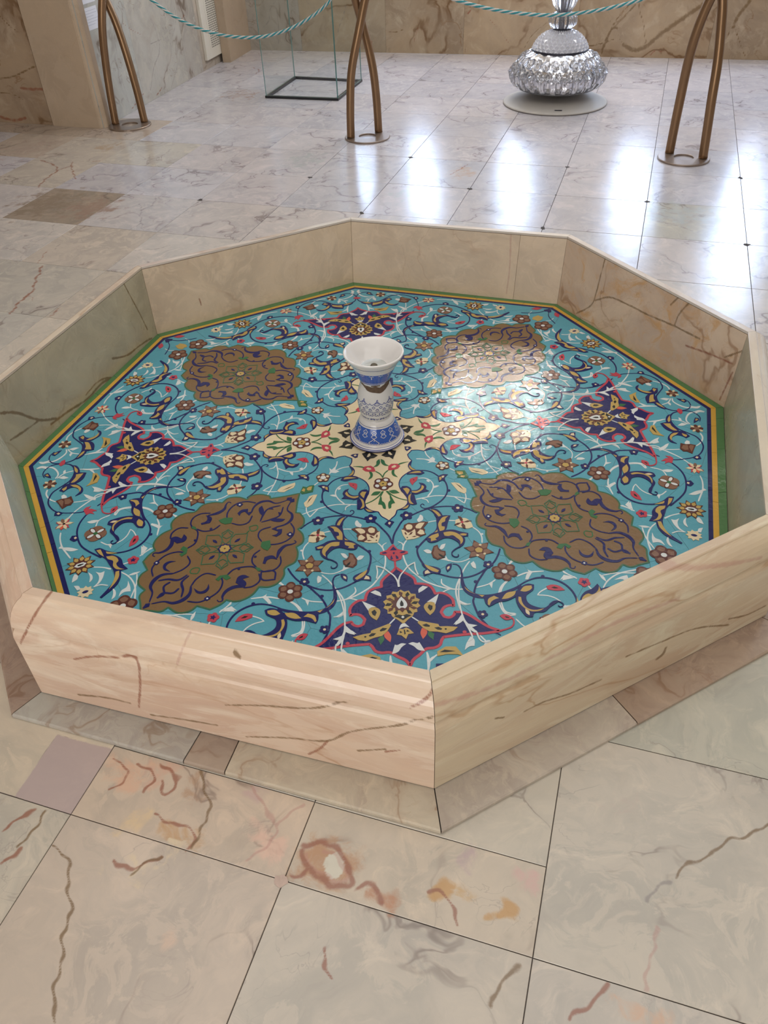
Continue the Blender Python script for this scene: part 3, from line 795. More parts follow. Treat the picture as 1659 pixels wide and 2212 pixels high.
p N / -827,-1633 -821,-1606 -846,-1565 -873,-1499 -879,-1550 -890,-1508 -925,-1469 -965,-1454 -1002,-1424 -1012,-1459 -1059,-1451 -1118,-1463 -1201,-1527 -1194,-1536 -1137,-1504 -1103,-1489 -1061,-1484 -1003,-1501 -955,-1532 -914,-1557 -876,-1600
p Y / -837,-1621 -833,-1599 -858,-1586 -894,-1569 -870,-1597
p Y / -894,-1557 -895,-1516 -936,-1484 -954,-1492 -988,-1473 -1006,-1441 -999,-1484 -971,-1507 -932,-1514 -915,-1544
p Y / -1018,-1485 -1013,-1467 -1058,-1461 -1105,-1475 -1145,-1498 -1085,-1485 -1055,-1483
p Y / -854,-1566 -874,-1501 -872,-1556
@navy_bud 3
p N / -727,-1790 -697,-1783 -698,-1755 -737,-1744 -747,-1761 -739,-1776
p C / -716,-1769 -707,-1760 -719,-1750 -729,-1760
@navy_bud 3
p N / -508,-1926 -478,-1928 -473,-1908 -488,-1878 -512,-1894
p C / -491,-1916 -482,-1906 -494,-1893 -503,-1903
@four_leaf_flower 4
st fourleaf / -697,-1652 -659,-1603
@white_tendril 1
s W 3,3 / -768,-1611 -794,-1574 -804,-1541
p W / -793,-1568 -789,-1544 -829,-1545
@white_tendril 1
s W 3 / -636,-1664 -582,-1655 -543,-1598
p W / -587,-1723 -577,-1690 -579,-1653 -601,-1676 -601,-1704
@white_tendril 1
s W 4,3,3,3 / -552,-1568 -507,-1549 -496,-1502 -512,-1403 -540,-1361 -594,-1313
@white_tendril 1
s W 3 / -909,-1369 -878,-1342 -850,-1305
p W / -823,-1373 -852,-1340 -875,-1349 -911,-1359 -861,-1360
s W 3 / -961,-1451 -950,-1419
@white_tendril 1
s W 3,3.5,3.5,4 / -1023,-1454 -1051,-1419 -1085,-1391 -1137,-1366 -1238,-1351
p W / -1030,-1352 -1050,-1379 -1053,-1416 -1036,-1390
p W / -1092,-1408 -1140,-1389 -1170,-1383 -1172,-1417 -1201,-1440 -1158,-1432 -1137,-1409
@brown_flower 4
st brown5 / -1270,-1406 -1329,-1361
@white_tendril 1
s W 2.5,2.5 / -1342,-1446 -1348,-1485 -1380,-1520
s W 3 / -1217,-1375 -1116,-1361 -1045,-1369
@tan_leaf 3
p Y / -1412,-1443 -1439,-1399 -1393,-1359 -1350,-1383 -1363,-1416
@red_bud 3
p R / -1428,-1578 -1472,-1554 -1422,-1538 -1386,-1560
@navy_vine 2
s N 2.6,2.6,2.2 / -1289,-1509 -1363,-1493 -1428,-1491 -1492,-1512
q N / -1528,-1539 -1527,-1499 -1482,-1500 -1478,-1526
@navy_knot 3
q R / -478,-1764 -457,-1752 -449,-1726 -474,-1739 -473,-1719 -495,-1682 -500,-1709 -523,-1693 -513,-1721 -526,-1738 -502,-1752
'''
VEINS = []
for ln in VEIN_TXT.strip().split('\n'):
    w = ln.split(); VEINS.append((w[0], w[1], max(float(w[2]) / 1000 * 0.5, 0.0024), np.array([[float(c) / 1000 for c in q.split(',')] for q in w[3:]])))
TINTS = [tuple(float(c) for c in l.split()) for l in TINT_TXT.strip().split('\n')]
ATT = {'D': 'vein_d', 'R': 'vein_r', 'P': 'vein_p', 'K': 'vein_k'}
def has_vein(kind, lo, hi, pad=0.05):
    for k, c, w, P in VEINS:
        if k == kind and (P.max(0)[:2] > lo - pad).all() and (P.min(0)[:2] < hi + pad).all(): return True
    return kind == 'floor' and any(lo[0] - 0.2 < t[0] < hi[0] + 0.2 and lo[1] - 0.2 < t[1] < hi[1] + 0.2 for t in TINTS)
def cell(x, y): return (math.floor((x * U.x + y * U.y) / 0.4685 + 0.4807), math.floor((x * V.x + y * V.y) / 0.4685 - 0.0810))
def ctr_out(lo, hi, x, y): return cell((lo[0] + hi[0]) / 2, (lo[1] + hi[1]) / 2) != cell(x, y)
def paint(o, kind, nrm=None, lo=None, hi=None):
    me = o.data; n = len(me.vertices); X = np.zeros(n * 3); me.vertices.foreach_get('co', X); X = X.reshape(-1, 3); XF = X
    if kind == 'floor':
        X = X.copy(); X[:, 0] += 0.0045 * np.sin(XF[:, 1] * 71 + 1) + 0.0025 * np.sin(XF[:, 1] * 163 + XF[:, 0] * 90); X[:, 1] += 0.0045 * np.sin(XF[:, 0] * 67) + 0.0025 * np.sin(XF[:, 0] * 151 - XF[:, 1] * 80)
    acc = {}
    for k, c, w, P in VEINS:
        if k != kind: continue
        A, B = P[:-1], P[1:]
        if not ((X.min(0) - 0.06 < P.max(0)).all() and (X.max(0) + 0.06 > P.min(0)).all()): continue
        if nrm is not None:
            tn_ = np.array([-nrm[1], nrm[0], 0]); mid = ((P - X.mean(0)) @ tn_)
            if abs(((P - X.mean(0)) @ nrm)).mean() > 0.07 or abs(mid).min() > 0.5: continue
            P = P - np.outer(P @ nrm, nrm)
        D = np.full(n, 9.0)
        Q = np.array(catmull(P, 4, sharp=170)); A, B = Q[:-1], Q[1:]
        XX = X if nrm is None else X - np.outer(X @ nrm, nrm)
        for a, b in zip(A, B):
            ab = b - a; t = np.clip(((XX - a) @ ab) / max(ab @ ab, 1e-9), 0, 1); D = np.minimum(D, np.linalg.norm(XX - a - t[:, None] * ab, axis=1))
        v = np.clip(1 - D / w / 6, 0, 1)
        acc[c] = np.maximum(acc.get(c, 0), v)
    for c, v in acc.items():
        me.attributes.new(ATT[c], 'FLOAT', 'POINT').data.foreach_set('value', v)
    if kind == 'floor':
        T = np.zeros((n, 4)); hit = False
        for (x, y, rx, ry, an, r, g, b, s) in TINTS:
            ca, sa = math.cos(an), math.sin(an); bx = rx < 0; rx = abs(rx)
            h = x * 91 + y * 57; wx = rx * (0 if bx else 0.10 if 0.85 <= s != 0.9 and s != 0.95 else 0.35); dx = XF[:, 0] - x + wx * (np.sin(X[:, 1] * 47 + h) + 0.6 * np.sin(X[:, 0] * 93 - X[:, 1] * 61 + h * 2) + 0.4 * np.sin(X[:, 1] * 190 + h * 3)); dy = XF[:, 1] - y + wx * (np.sin(X[:, 0] * 53 + h * 1.7) + 0.6 * np.sin(X[:, 1] * 101 + X[:, 0] * 37 + h) + 0.4 * np.sin(X[:, 0] * 170 + h))
            q = np.sqrt(((dx * ca + dy * sa) / rx) ** 2 + ((-dx * sa + dy * ca) / ry) ** 2)
            if bx:
                q = np.maximum(abs(dx * ca + dy * sa) / rx, abs(-dx * sa + dy * ca) / ry); f = np.clip((1.02 - q) * 12, 0, 1) * s
            else: f = np.clip(1.5 - q, 0, 1) * s
            if f.max() <= 0 or (bx and ctr_out(lo, hi, x, y)): continue
            hit = True; m = f > T[:, 3] * 0.6
            T[m, :3] = (r, g, b); T[:, 3] = np.maximum(T[:, 3], f)
        if hit:
            me.attributes.new('tint_amount', 'FLOAT', 'POINT').data.foreach_set('value', T[:, 3].copy()); T[:, 3] = 1
            me.attributes.new('tint', 'FLOAT_COLOR', 'POINT').data.foreach_set('color', T.ravel())
# ------------------------------------------------------------------ floor: 47 cm marble tiles over a cement bed
floor = struct(empty('floor'))
G = 0.4685; OA, OB = -0.4807, 0.0810
bm = bmesh.new(); box_bm(bm, UV(0.2, 0.6, -0.0146), 10.4, 11.6, 0.024, Matrix.Rotation(TH, 3, 'Z'))
from_bm('joint_bed', bm, M_GROUT, floor)
# (column, row): colour of tiles that differ from their neighbours
TCOL = {(-5, 3): (0.66, 0.60, 0.55), (2, 4): (0.86, 0.90, 0.90), (-3, 1): (1.0, 0.97, 0.95), (-4, 2): (1.04, 1.0, 0.99), (1, -4): (1.0, 0.99, 0.96), (0, -4): (1.0, 0.93, 0.88), (0, -3): (1.05, 0.95, 0.86),
        (1, -3): (1.03, 0.98, 0.9), (-1, -3): (1.08, 1.02, 0.92), (2, -3): (1.0, 1.0, 0.97), (2, -2): (0.93, 0.98, 0.93), (-1, -4): (0.98, 0.97, 0.92), (3, -3): (0.95, 0.96, 0.98), (-6, 5): (1.02, 1.0, 1.0), (-5, 5): (1.04, 1.05, 1.06), (-6, 4): (1.02, 1.0, 1.0), (-7, 6): (0.86, 0.78, 0.73), (-8, 6): (0.86, 0.78, 0.73), (-6, 6): (0.95, 0.87, 0.83), (-7, 5): (0.95, 0.88, 0.84)}
def tile(a0, a1, b0, b1, col, seedz):
    g2 = 0.0008 if b0 < 0.4 else 0.0013
    c = UV((a0 + a1) / 2, (b0 + b1) / 2); hx, hy = (a1 - a0) / 2 - g2, (b1 - b0) / 2 - g2
    cs = np.array([(c + U * sx * hx + V * sy * hy)[:2] for sx, sy in ((-1, -1), (1, -1), (1, 1), (-1, 1))])
    dense = has_vein('floor', cs.min(0), cs.max(0))
    n = 1 if not dense else max(8, int(max(hx, hy) * 2 / (0.0034 if c.y < -0.6 else 0.009)))
    ny = n if not dense else max(4, int(n * hy / hx)) if hy < hx else n
    bv = 0.0008 if c.y < 0.5 else 0.0004; dz = seedz; ctr = c
    vs, fs = [], []
    for j in range(ny + 1):
        for i in range(n + 1):
            p = c + U * ((i / n * 2 - 1) * (hx - bv)) + V * ((j / ny * 2 - 1) * (hy - bv)); vs.append((p.x, p.y, dz))
    W = n + 1
    for j in range(ny):
        for i in range(n): fs.append((j * W + i, j * W + i + 1, (j + 1) * W + i + 1, (j + 1) * W + i))
    cor = [0, n, (ny + 1) * W - 1, ny * W]; rims = []
    b0i = len(vs)
    for (sx, sy) in ((-1, -1), (1, -1), (1, 1), (-1, 1)):
        p = c + U * sx * hx + V * sy * hy; vs.append((p.x, p.y, dz - bv))
    for (sx, sy) in ((-1, -1), (1, -1), (1, 1), (-1, 1)):
        p = c + U * sx * hx + V * sy * hy; vs.append((p.x, p.y, -0.0025))
    edge = [[i for i in range(n + 1)], [j * W + n for j in range(ny + 1)], [ny * W + i for i in range(n, -1, -1)], [j * W for j in range(ny, -1, -1)]]
    for k in range(4):
        fs.append(tuple(edge[k][::-1]) + (b0i + k, b0i + (k + 1) % 4)); fs.append((b0i + k, b0i + 4 + k, b0i + 4 + (k + 1) % 4, b0i + (k + 1) % 4))
    o = mesh('floor_tile', vs, fs, M_FLOOR, floor); o.color = (*col, 1)
    if dense: paint(o, 'floor', None, cs.min(0), cs.max(0))
    return o
ntile = 0
rest = []
for j in range(-11, 13):
    for i in range(-11, 12):
        if j < -5: rest.append((i, j)); continue
        if i == -11 or (j < 2 and (i < -5 or i > 5)) or (j >= 4 and i > 8) or (2 <= j < 4 and i > 7): rest.append((i, j)); continue
        if j >= 7 and i < -7: continue
        a0, a1, b0, b1 = (i + OA) * G, (i + 1 + OA) * G, (j + OB) * G, (j + 1 + OB) * G
        c = UV((a0 + a1) / 2, (b0 + b1) / 2)
        if c.x ** 2 + c.y ** 2 < 0.62: continue
        s = (c - BW0).dot(BWN)
        if s < -0.32: continue
        b1 = min(b1, 6.0)
        r = rnd.uniform(0.95, 1.08); w = rnd.uniform(-0.025, 0.025)
        far = min(max((j - 1) / 3, 0), 1)  # bluish tint towards the back: window light put into the tile colour
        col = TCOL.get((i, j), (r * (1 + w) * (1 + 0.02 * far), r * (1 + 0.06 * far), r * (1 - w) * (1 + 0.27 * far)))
        dz = rnd.uniform(-0.0003, 0.0003)
        if j == -3 and i in (0, 1):
            m = (-2.65 + OB) * G
            o = tile(a0, a1, b0, m, col, dz); ntile += 1
            o['label'] = 'narrow marble tile with a rust-brown ring' if i == 1 else 'narrow marble tile with pink and brown marbling'
            tile(a0, a1, m, b1, (1.0, 1.0, 0.95), dz); ntile += 1
        else:
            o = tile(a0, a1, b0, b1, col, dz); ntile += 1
            lab = {(-5, 3): 'brown clouded marble tile', (-1, -3): 'marble tile crossed by a mauve band', (2, 4): 'grey-green streaked marble tile'}.get((i, j))
            if lab: o['label'] = lab
# tiles beyond the picture, joined
vs, fs = [], []
for i, j in rest:
    q = [UV((i + di + OA) * G + (0.0013 if di == 0 else -0.0013), (j + dj + OB) * G + (0.0013 if dj == 0 else -0.0013)) for di, dj in ((0, 0), (1, 0), (1, 1), (0, 1))]
    k = len(vs); vs += [(v.x, v.y, 0.0) for v in q] + [(v.x, v.y, -0.0025) for v in q]; fs += [(k, k + 1, k + 2, k + 3)] + [(k + n, k + 4 + n, k + 4 + (n + 1) % 4, k + (n + 1) % 4) for n in range(4)]
o = mesh('floor_tile', vs, fs, M_FLOOR, floor); o['kind'] = 'stuff'
# dark plugs of mortar at every second crossing
bm = bmesh.new()
for (i, j) in [(-3, 4), (-2, 5), (-1, 4), (-1, 6), (0, 5), (1, 6), (2, 5), (3, 6), (1, 4), (3, 4), (1, 5)]:
    p = UV((i + OA) * G, (j + OB) * G); n = 9; k0 = len(bm.verts)
    k = 1.0 if (i, j) != (1, 5) else 0.4
    vv = [bm.verts.new((p.x + math.cos(2 * math.pi * q / n) * rnd.uniform(0.008, 0.019) * k, p.y + math.sin(2 * math.pi * q / n) * rnd.uniform(0.008, 0.022) * k, 0.0009)) for q in range(n)]
    bm.faces.new(vv)
o = from_bm('mortar_plug', bm, M_GROUT, floor); o['kind'] = 'stuff'
bm = bmesh.new()
for px, py in [(-0.313, -1.356), (-0.90, 1.545)]:
    vv = [bm.verts.new((px + math.cos(2 * math.pi * q / 11) * rnd.uniform(0.008, 0.02), py + math.sin(2 * math.pi * q / 11) * rnd.uniform(0.008, 0.018), 0.0009)) for q in range(11)]; bm.faces.new(vv)
o = from_bm('mortar_patch', bm, varied('pink_filler', (0.52, 0.40, 0.34), 0.7, 0.25, 90), floor); o['kind'] = 'stuff'

# ------------------------------------------------------------------ pool basin
MZ = 0.030
TOP = {'A': (-0.8048, -0.8099), 'B': (-0.0005, -1.1295), 'C': (0.8122, -0.7963), 'D': (1.1463, 0.0082), 'E': (0.8155, 0.8242), 'F': (0.0072, 1.1564), 'G': (-0.796, 0.8253), 'H': (-1.1424, -0.015)}
BOT = {'G': (-0.7944, 0.8105), 'F': (0.0003, 1.1473), 'E': (0.8003, 0.8059), 'D': (1.1365, 0.0006), 'H': (-1.1300, 0.010), 'A': (-0.802, -0.802), 'B': (0.0, -1.125), 'C': (0.802, -0.795)}
KS = 'BCDEFGHA'
def cdir(k): a = math.radians(-90 + 45 * KS.index(k)); return np.array([math.cos(a), math.sin(a)])
basin = tag(empty('pool_basin', (0, 0, 0)), 'octagonal stone pool basin with rounded onyx rim around the patterned mosaic', 'basin')
def loft(name, secA, secB, n, mat, gap=0.0005, kind=None, col=(1, 1, 1), t0=0.0, t1=1.0, closed=True):
    """secA/secB: matching 3-D section loops at the two ends"""
    A = np.array(secA); B = np.array(secB); L = np.linalg.norm((B - A)[0]); g0, g1 = t0 + gap / L, t1 - gap / L
    vs, fs = [], []; m = len(A)
    for i in range(n + 1):
        t = g0 + (g1 - g0) * i / n; vs.extend((A + (B - A) * t).tolist())
    for i in range(n):
        for k in range(m if closed else m - 1): fs.append((i * m + k, i * m + (k + 1) % m, (i + 1) * m + (k + 1) % m, (i + 1) * m + k))
    fs.append(tuple(range(m))[::-1]); fs.append(tuple(range(n * m, (n + 1) * m)))
    o = mesh(name, vs, fs, mat, basin, smooth=False); o.color = (*col, 1)
    per = np.r_[0, np.cumsum(np.linalg.norm(np.diff(A, axis=0), axis=1))]; lay = np.zeros(((n + 1) * m, 3)); lay[:, 0] = np.repeat((g0 + (g1 - g0) * np.arange(n + 1) / n) * L, m); lay[:, 1] = np.tile(per, n + 1)
    bmx = bmesh.new(); bmx.from_mesh(o.data); bmesh.ops.recalc_face_normals(bmx, faces=bmx.faces); bmx.to_mesh(o.data); bmx.free()
    o.data.attributes.new('lay', 'FLOAT_VECTOR', 'POINT').data.foreach_set('vector', lay.ravel())
    if kind:
        ab = np.append((B - A)[0][:2] / L, 0); paint(o, kind, np.array([ab[1], -ab[0], 0]))
    return o
def refine(sec, step):
    out = []
    for a, b in zip(sec, sec[1:] + sec[:1]):
        a, b = np.array(a, float), np.array(b, float); n = max(1, int(np.linalg.norm(b - a) / step))
        out += [tuple(a + (b - a) * i / n) for i in range(n)]
    return out
SEC = [(0.0, 0.2975), (0.0008, 0.2982), (0.023, 0.2982), (0.0255, 0.2970), (0.0275, 0.2940), (0.031, 0.2922), (0.040, 0.2895), (0.0485, 0.2845), (0.056, 0.2775), (0.063, 0.268), (0.0685, 0.257), (0.072, 0.245), (0.0735, 0.2365), (0.0725, 0.2325), (0.0700, 0.2300), (0.0705, 0.2270), (0.0740, 0.2235), (0.0775, 0.217), (0.0795, 0.207), (0.0815, 0.015), (0.022, 0.015), (0.020, 0.290), (0.0, 0.290)]
SLABC = {'A': (0.97, 0.90, 0.86), 'B': (0.92, 0.92, 0.82), 'C': (0.92, 0.98, 1.0), 'D': (0.95, 1.02, 1.15), 'E': (0.97, 1.05, 1.18), 'F': (0.95, 1.02, 1.15), 'G': (0.93, 0.95, 0.95), 'H': (0.98, 0.90, 0.86)}  # back sides paler and cooler: window reflection put into the stone colour
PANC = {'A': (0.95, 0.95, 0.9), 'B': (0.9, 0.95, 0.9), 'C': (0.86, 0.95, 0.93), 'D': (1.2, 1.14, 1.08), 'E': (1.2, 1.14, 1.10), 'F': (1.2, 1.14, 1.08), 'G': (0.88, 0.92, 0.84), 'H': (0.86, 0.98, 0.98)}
for ix, k in enumerate(KS):
    k2 = KS[(ix + 1) % 8]; front = k in 'ABH'
    sec = refine(SEC, 0.0045 if front else 0.03)
    sA = [(TOP[k][0] + cdir(k)[0] * r, TOP[k][1] + cdir(k)[1] * r, z) for r, z in sec]
    sB = [(TOP[k2][0] + cdir(k2)[0] * r, TOP[k2][1] + cdir(k2)[1] * r, z) for r, z in sec]
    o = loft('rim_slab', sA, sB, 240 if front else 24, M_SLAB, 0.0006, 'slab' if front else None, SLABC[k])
    # inner lining panel, its foot at the mosaic border and its head under the rim
    hz = [MZ + (0.288 - MZ) * i / 56 for i in range(57)]
    def psec(c):
        b, t, d = np.array(BOT[c]), np.array(TOP[c]), cdir(c); out = []
        for z in hz:
            f = (z - MZ) / 0.268; p = b + (t - b) * f + d * 0.001; out.append((p[0], p[1], z))
        for z in (0.288, 0.016): p = t + d * 0.0185; out.append((p[0], p[1], z))
        p = b + d * 0.001; out.append((p[0], p[1], 0.016))
        return out
    cuts = [0, 1]
    if k == 'E': cuts = [0, 0.205, 1]
    for c0, c1 in zip(cuts, cuts[1:]):
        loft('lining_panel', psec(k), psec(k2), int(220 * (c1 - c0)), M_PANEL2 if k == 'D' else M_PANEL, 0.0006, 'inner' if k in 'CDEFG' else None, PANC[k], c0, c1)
    # low plinth strips round the foot
    PS = [(1.165, 0.013), (1.296, 0.0115), (1.300, 0.009), (1.300, 0.0006), (1.165, 0.0006)]
    cuts = {'A': [0, 0.42, 0.53, 1], 'B': [0, 0.50, 1], 'H': [0, 0.55, 1], 'C': [0, 0.3, 1]}.get(k, [0, 0.5, 1])
    if k == 'A': cuts = [0, 0.435, 0.532, 1]
    cols = {'A': [(0.92, 0.96, 0.97), (0.78, 0.68, 0.62), (1.08, 1.04, 0.93)], 'B': [(0.97, 0.93, 0.88), (0.82, 0.68, 0.58)], 'H': [(0.85, 0.72, 0.66), (0.75, 0.62, 0.56)], 'C': [(0.78, 0.68, 0.6), (0.8, 0.7, 0.62)]}.get(k, [(0.9, 0.88, 0.85)] * 2)
    for q, (c0, c1) in enumerate(zip(cuts, cuts[1:])):
        loft('plinth_slab', [(cdir(k)[0] * r, cdir(k)[1] * r, z) for r, z in PS], [(cdir(k2)[0] * r, cdir(k2)[1] * r, z) for r, z in PS], 4, M_PLINTH, 0.0012, None, cols[q], c0, c1)
# cement that fills the joints between rim, plinth and lining
bm = bmesh.new()
for f0, f1, z0, z1 in ((lambda k: np.array(TOP[k]) + cdir(k) * 0.026, lambda k: np.array(TOP[k]) + cdir(k) * 0.066, 0.012, 0.262), (lambda k: cdir(k) * 1.15, lambda k: cdir(k) * 1.2965, 0.0004, 0.0075)):
    rings = []
    for f, z in ((f0, z0), (f0, z1), (f1, z1), (f1, z0)): rings.append([bm.verts.new((f(k)[0], f(k)[1], z)) for k in KS])
    for a, b in zip(rings, rings[1:] + rings[:1]):
        for i in range(8): bm.faces.new((a[i], a[(i + 1) % 8], b[(i + 1) % 8], b[i]))
from_bm('joint_cement', bm, M_GROUT, basin)

# ------------------------------------------------------------------ mosaic floor of the pool
mos = tag(empty('mosaic_floor', (0, 0, 0)), 'turquoise floral cut-tile mosaic with four gold medallions lining the pool bottom', 'mosaic')
def glaze(name, col, rough=0.16, var=0.10):
    t = NT(name); geo = t.n('ShaderNodeNewGeometry').outputs['Position']
    n1 = t.noise(geo, 9, 5, 0.65); n2 = t.noise(geo, 240, 2, 0.5)
    f = t.math('ADD', t.math('MULTIPLY_ADD', n1.outputs[0], var * 2, 1 - var), t.math('MULTIPLY', t.math('SUBTRACT', n2.outputs[0], 0.5), 0.10))
    c = t.n('ShaderNodeVectorMath', operation='SCALE'); c.inputs[0].default_value = col; t.l(f, c.inputs['Scale'])
    t.l(c.outputs[0], t.b.inputs['Base Color']); t.b.inputs['Roughness'].default_value = rough; t.b.inputs['Specular IOR Level'].default_value = 0.30
    b = t.n('ShaderNodeBump'); b.inputs['Strength'].default_value = 0.6; b.inputs['Distance'].default_value = 0.0022
    hh = t.math('ADD', t.noise(geo, 20, 2, 0.5).outputs[0], t.math('MULTIPLY', t.noise(geo, 90, 2).outputs[0], 0.5))
    t.l(hh, b.inputs['Height']); t.l(b.outputs[0], t.b.inputs['Normal'])
    return t.m
PAL = {'T': (0.098, 0.335, 0.415), 'N': (0.016, 0.018, 0.105), 'Y': (0.47, 0.325, 0.100), 'C': (0.68, 0.57, 0.37), 'W': (0.64, 0.67, 0.66), 'B': (0.105, 0.036, 0.028), 'b': (0.215, 0.115, 0.075),
       'R': (0.47, 0.058, 0.085), 'G': (0.040, 0.145, 0.060), 'K': (0.020, 0.020, 0.018), 'O': (0.62, 0.12, 0.07), 'g': (0.205, 0.125, 0.058), 'H': (0.048, 0.140, 0.075), 'y': (0.62, 0.36, 0.06), 'e': (0.085, 0.20, 0.075)}
GL = {k: glaze('glaze_' + dict(T='turquoise', N='navy', Y='yellow', C='cream', W='white', B='maroon', b='brown', R='red', G='green', K='black', O='orange', g='old_gold', H='deep_green', y='amber', e='leaf_green')[k], c, 0.055 if k != 'g' else 0.15) for k, c in PAL.items()}
MATL = list(GL.values()); MIX = {k: i for i, k in enumerate(GL)}
HM = ((0.9944, 0.0075, -0.0044), (0.0003, 1.0012, 0.0007), (-0.0029, 0.0039, 1.0))   # tiny difference between the ideal drawing and the pool as laid
def warp(p):
    x, y = p; w = HM[2][0] * x + HM[2][1] * y + 1
    return ((HM[0][0] * x + HM[0][1] * y + HM[0][2]) / w, (HM[1][0] * x + HM[1][1] * y + HM[1][2]) / w)
def ROT(k): a = k * math.pi / 2; return np.array([[round(math.cos(a)), -round(math.sin(a))], [round(math.sin(a)), round(math.cos(a))]], float)
def ribbon(P, ws, seg=6):
    """outline strips of a brushed line of changing width (metres)"""
    n = len(P); Q = np.array(catmull(P, seg, sharp=100))
    m = len(Q); W = np.interp(np.linspace(0, 1, m), np.linspace(0, 1, len(ws)), ws) / 2
    T = np.zeros_like(Q); T[1:-1] = Q[2:] - Q[:-2]; T[0] = Q[1] - Q[0]; T[-1] = Q[-1] - Q[-2]
    T /= np.maximum(np.linalg.norm(T, axis=1), 1e-9)[:, None]; N = np.c_[-T[:, 1], T[:, 0]]
    W[0] *= 0.55; W[-1] *= 0.55
    return Q + N * W[:, None], Q - N * W[:, None]
def closed_ribbon(Q, w):
    Q = np.array(Q); T = np.roll(Q, -1, 0) - np.roll(Q, 1, 0); T /= np.maximum(np.linalg.norm(T, axis=1), 1e-9)[:, None]; N = np.c_[-T[:, 1], T[:, 0]]
    return Q + N * w / 2, Q - N * w / 2
# -- flower stamps, unit radius, tip along +x
def pol(r, a): return (r * math.cos(a), r * math.sin(a))
def petal(a, r0, r1, w, point=0.0, n=5):
    """petal from r0 to r1 along angle a with half width w"""
    c, s = math.cos(a), math.sin(a); out = []
    prof = [(r0, 0), (r0 + (r1 - r0) * 0.25, w * 0.75), (r0 + (r1 - r0) * 0.6, w), (r0 + (r1 - r0) * (0.9 - 0.1 * point), w * (0.62 - 0.25 * point)), (r1, 0)]
    for x, y in prof + [(x, -y) for x, y in prof[-2:0:-1]]: out.append((x * c - y * s, x * s + y * c))
    return out
def lobes(n, r, depth, off=0.0, m=48): return [pol(r * (1 - depth + depth * abs(math.cos(n * (i / m * 2 * math.pi - off) / 2))), i / m * 2 * math.pi) for i in range(m)]
def star(n, r0, r1, off=0.0): return [pol(r1 if i % 2 == 0 else r0, off + i * math.pi / n) for i in range(2 * n)]
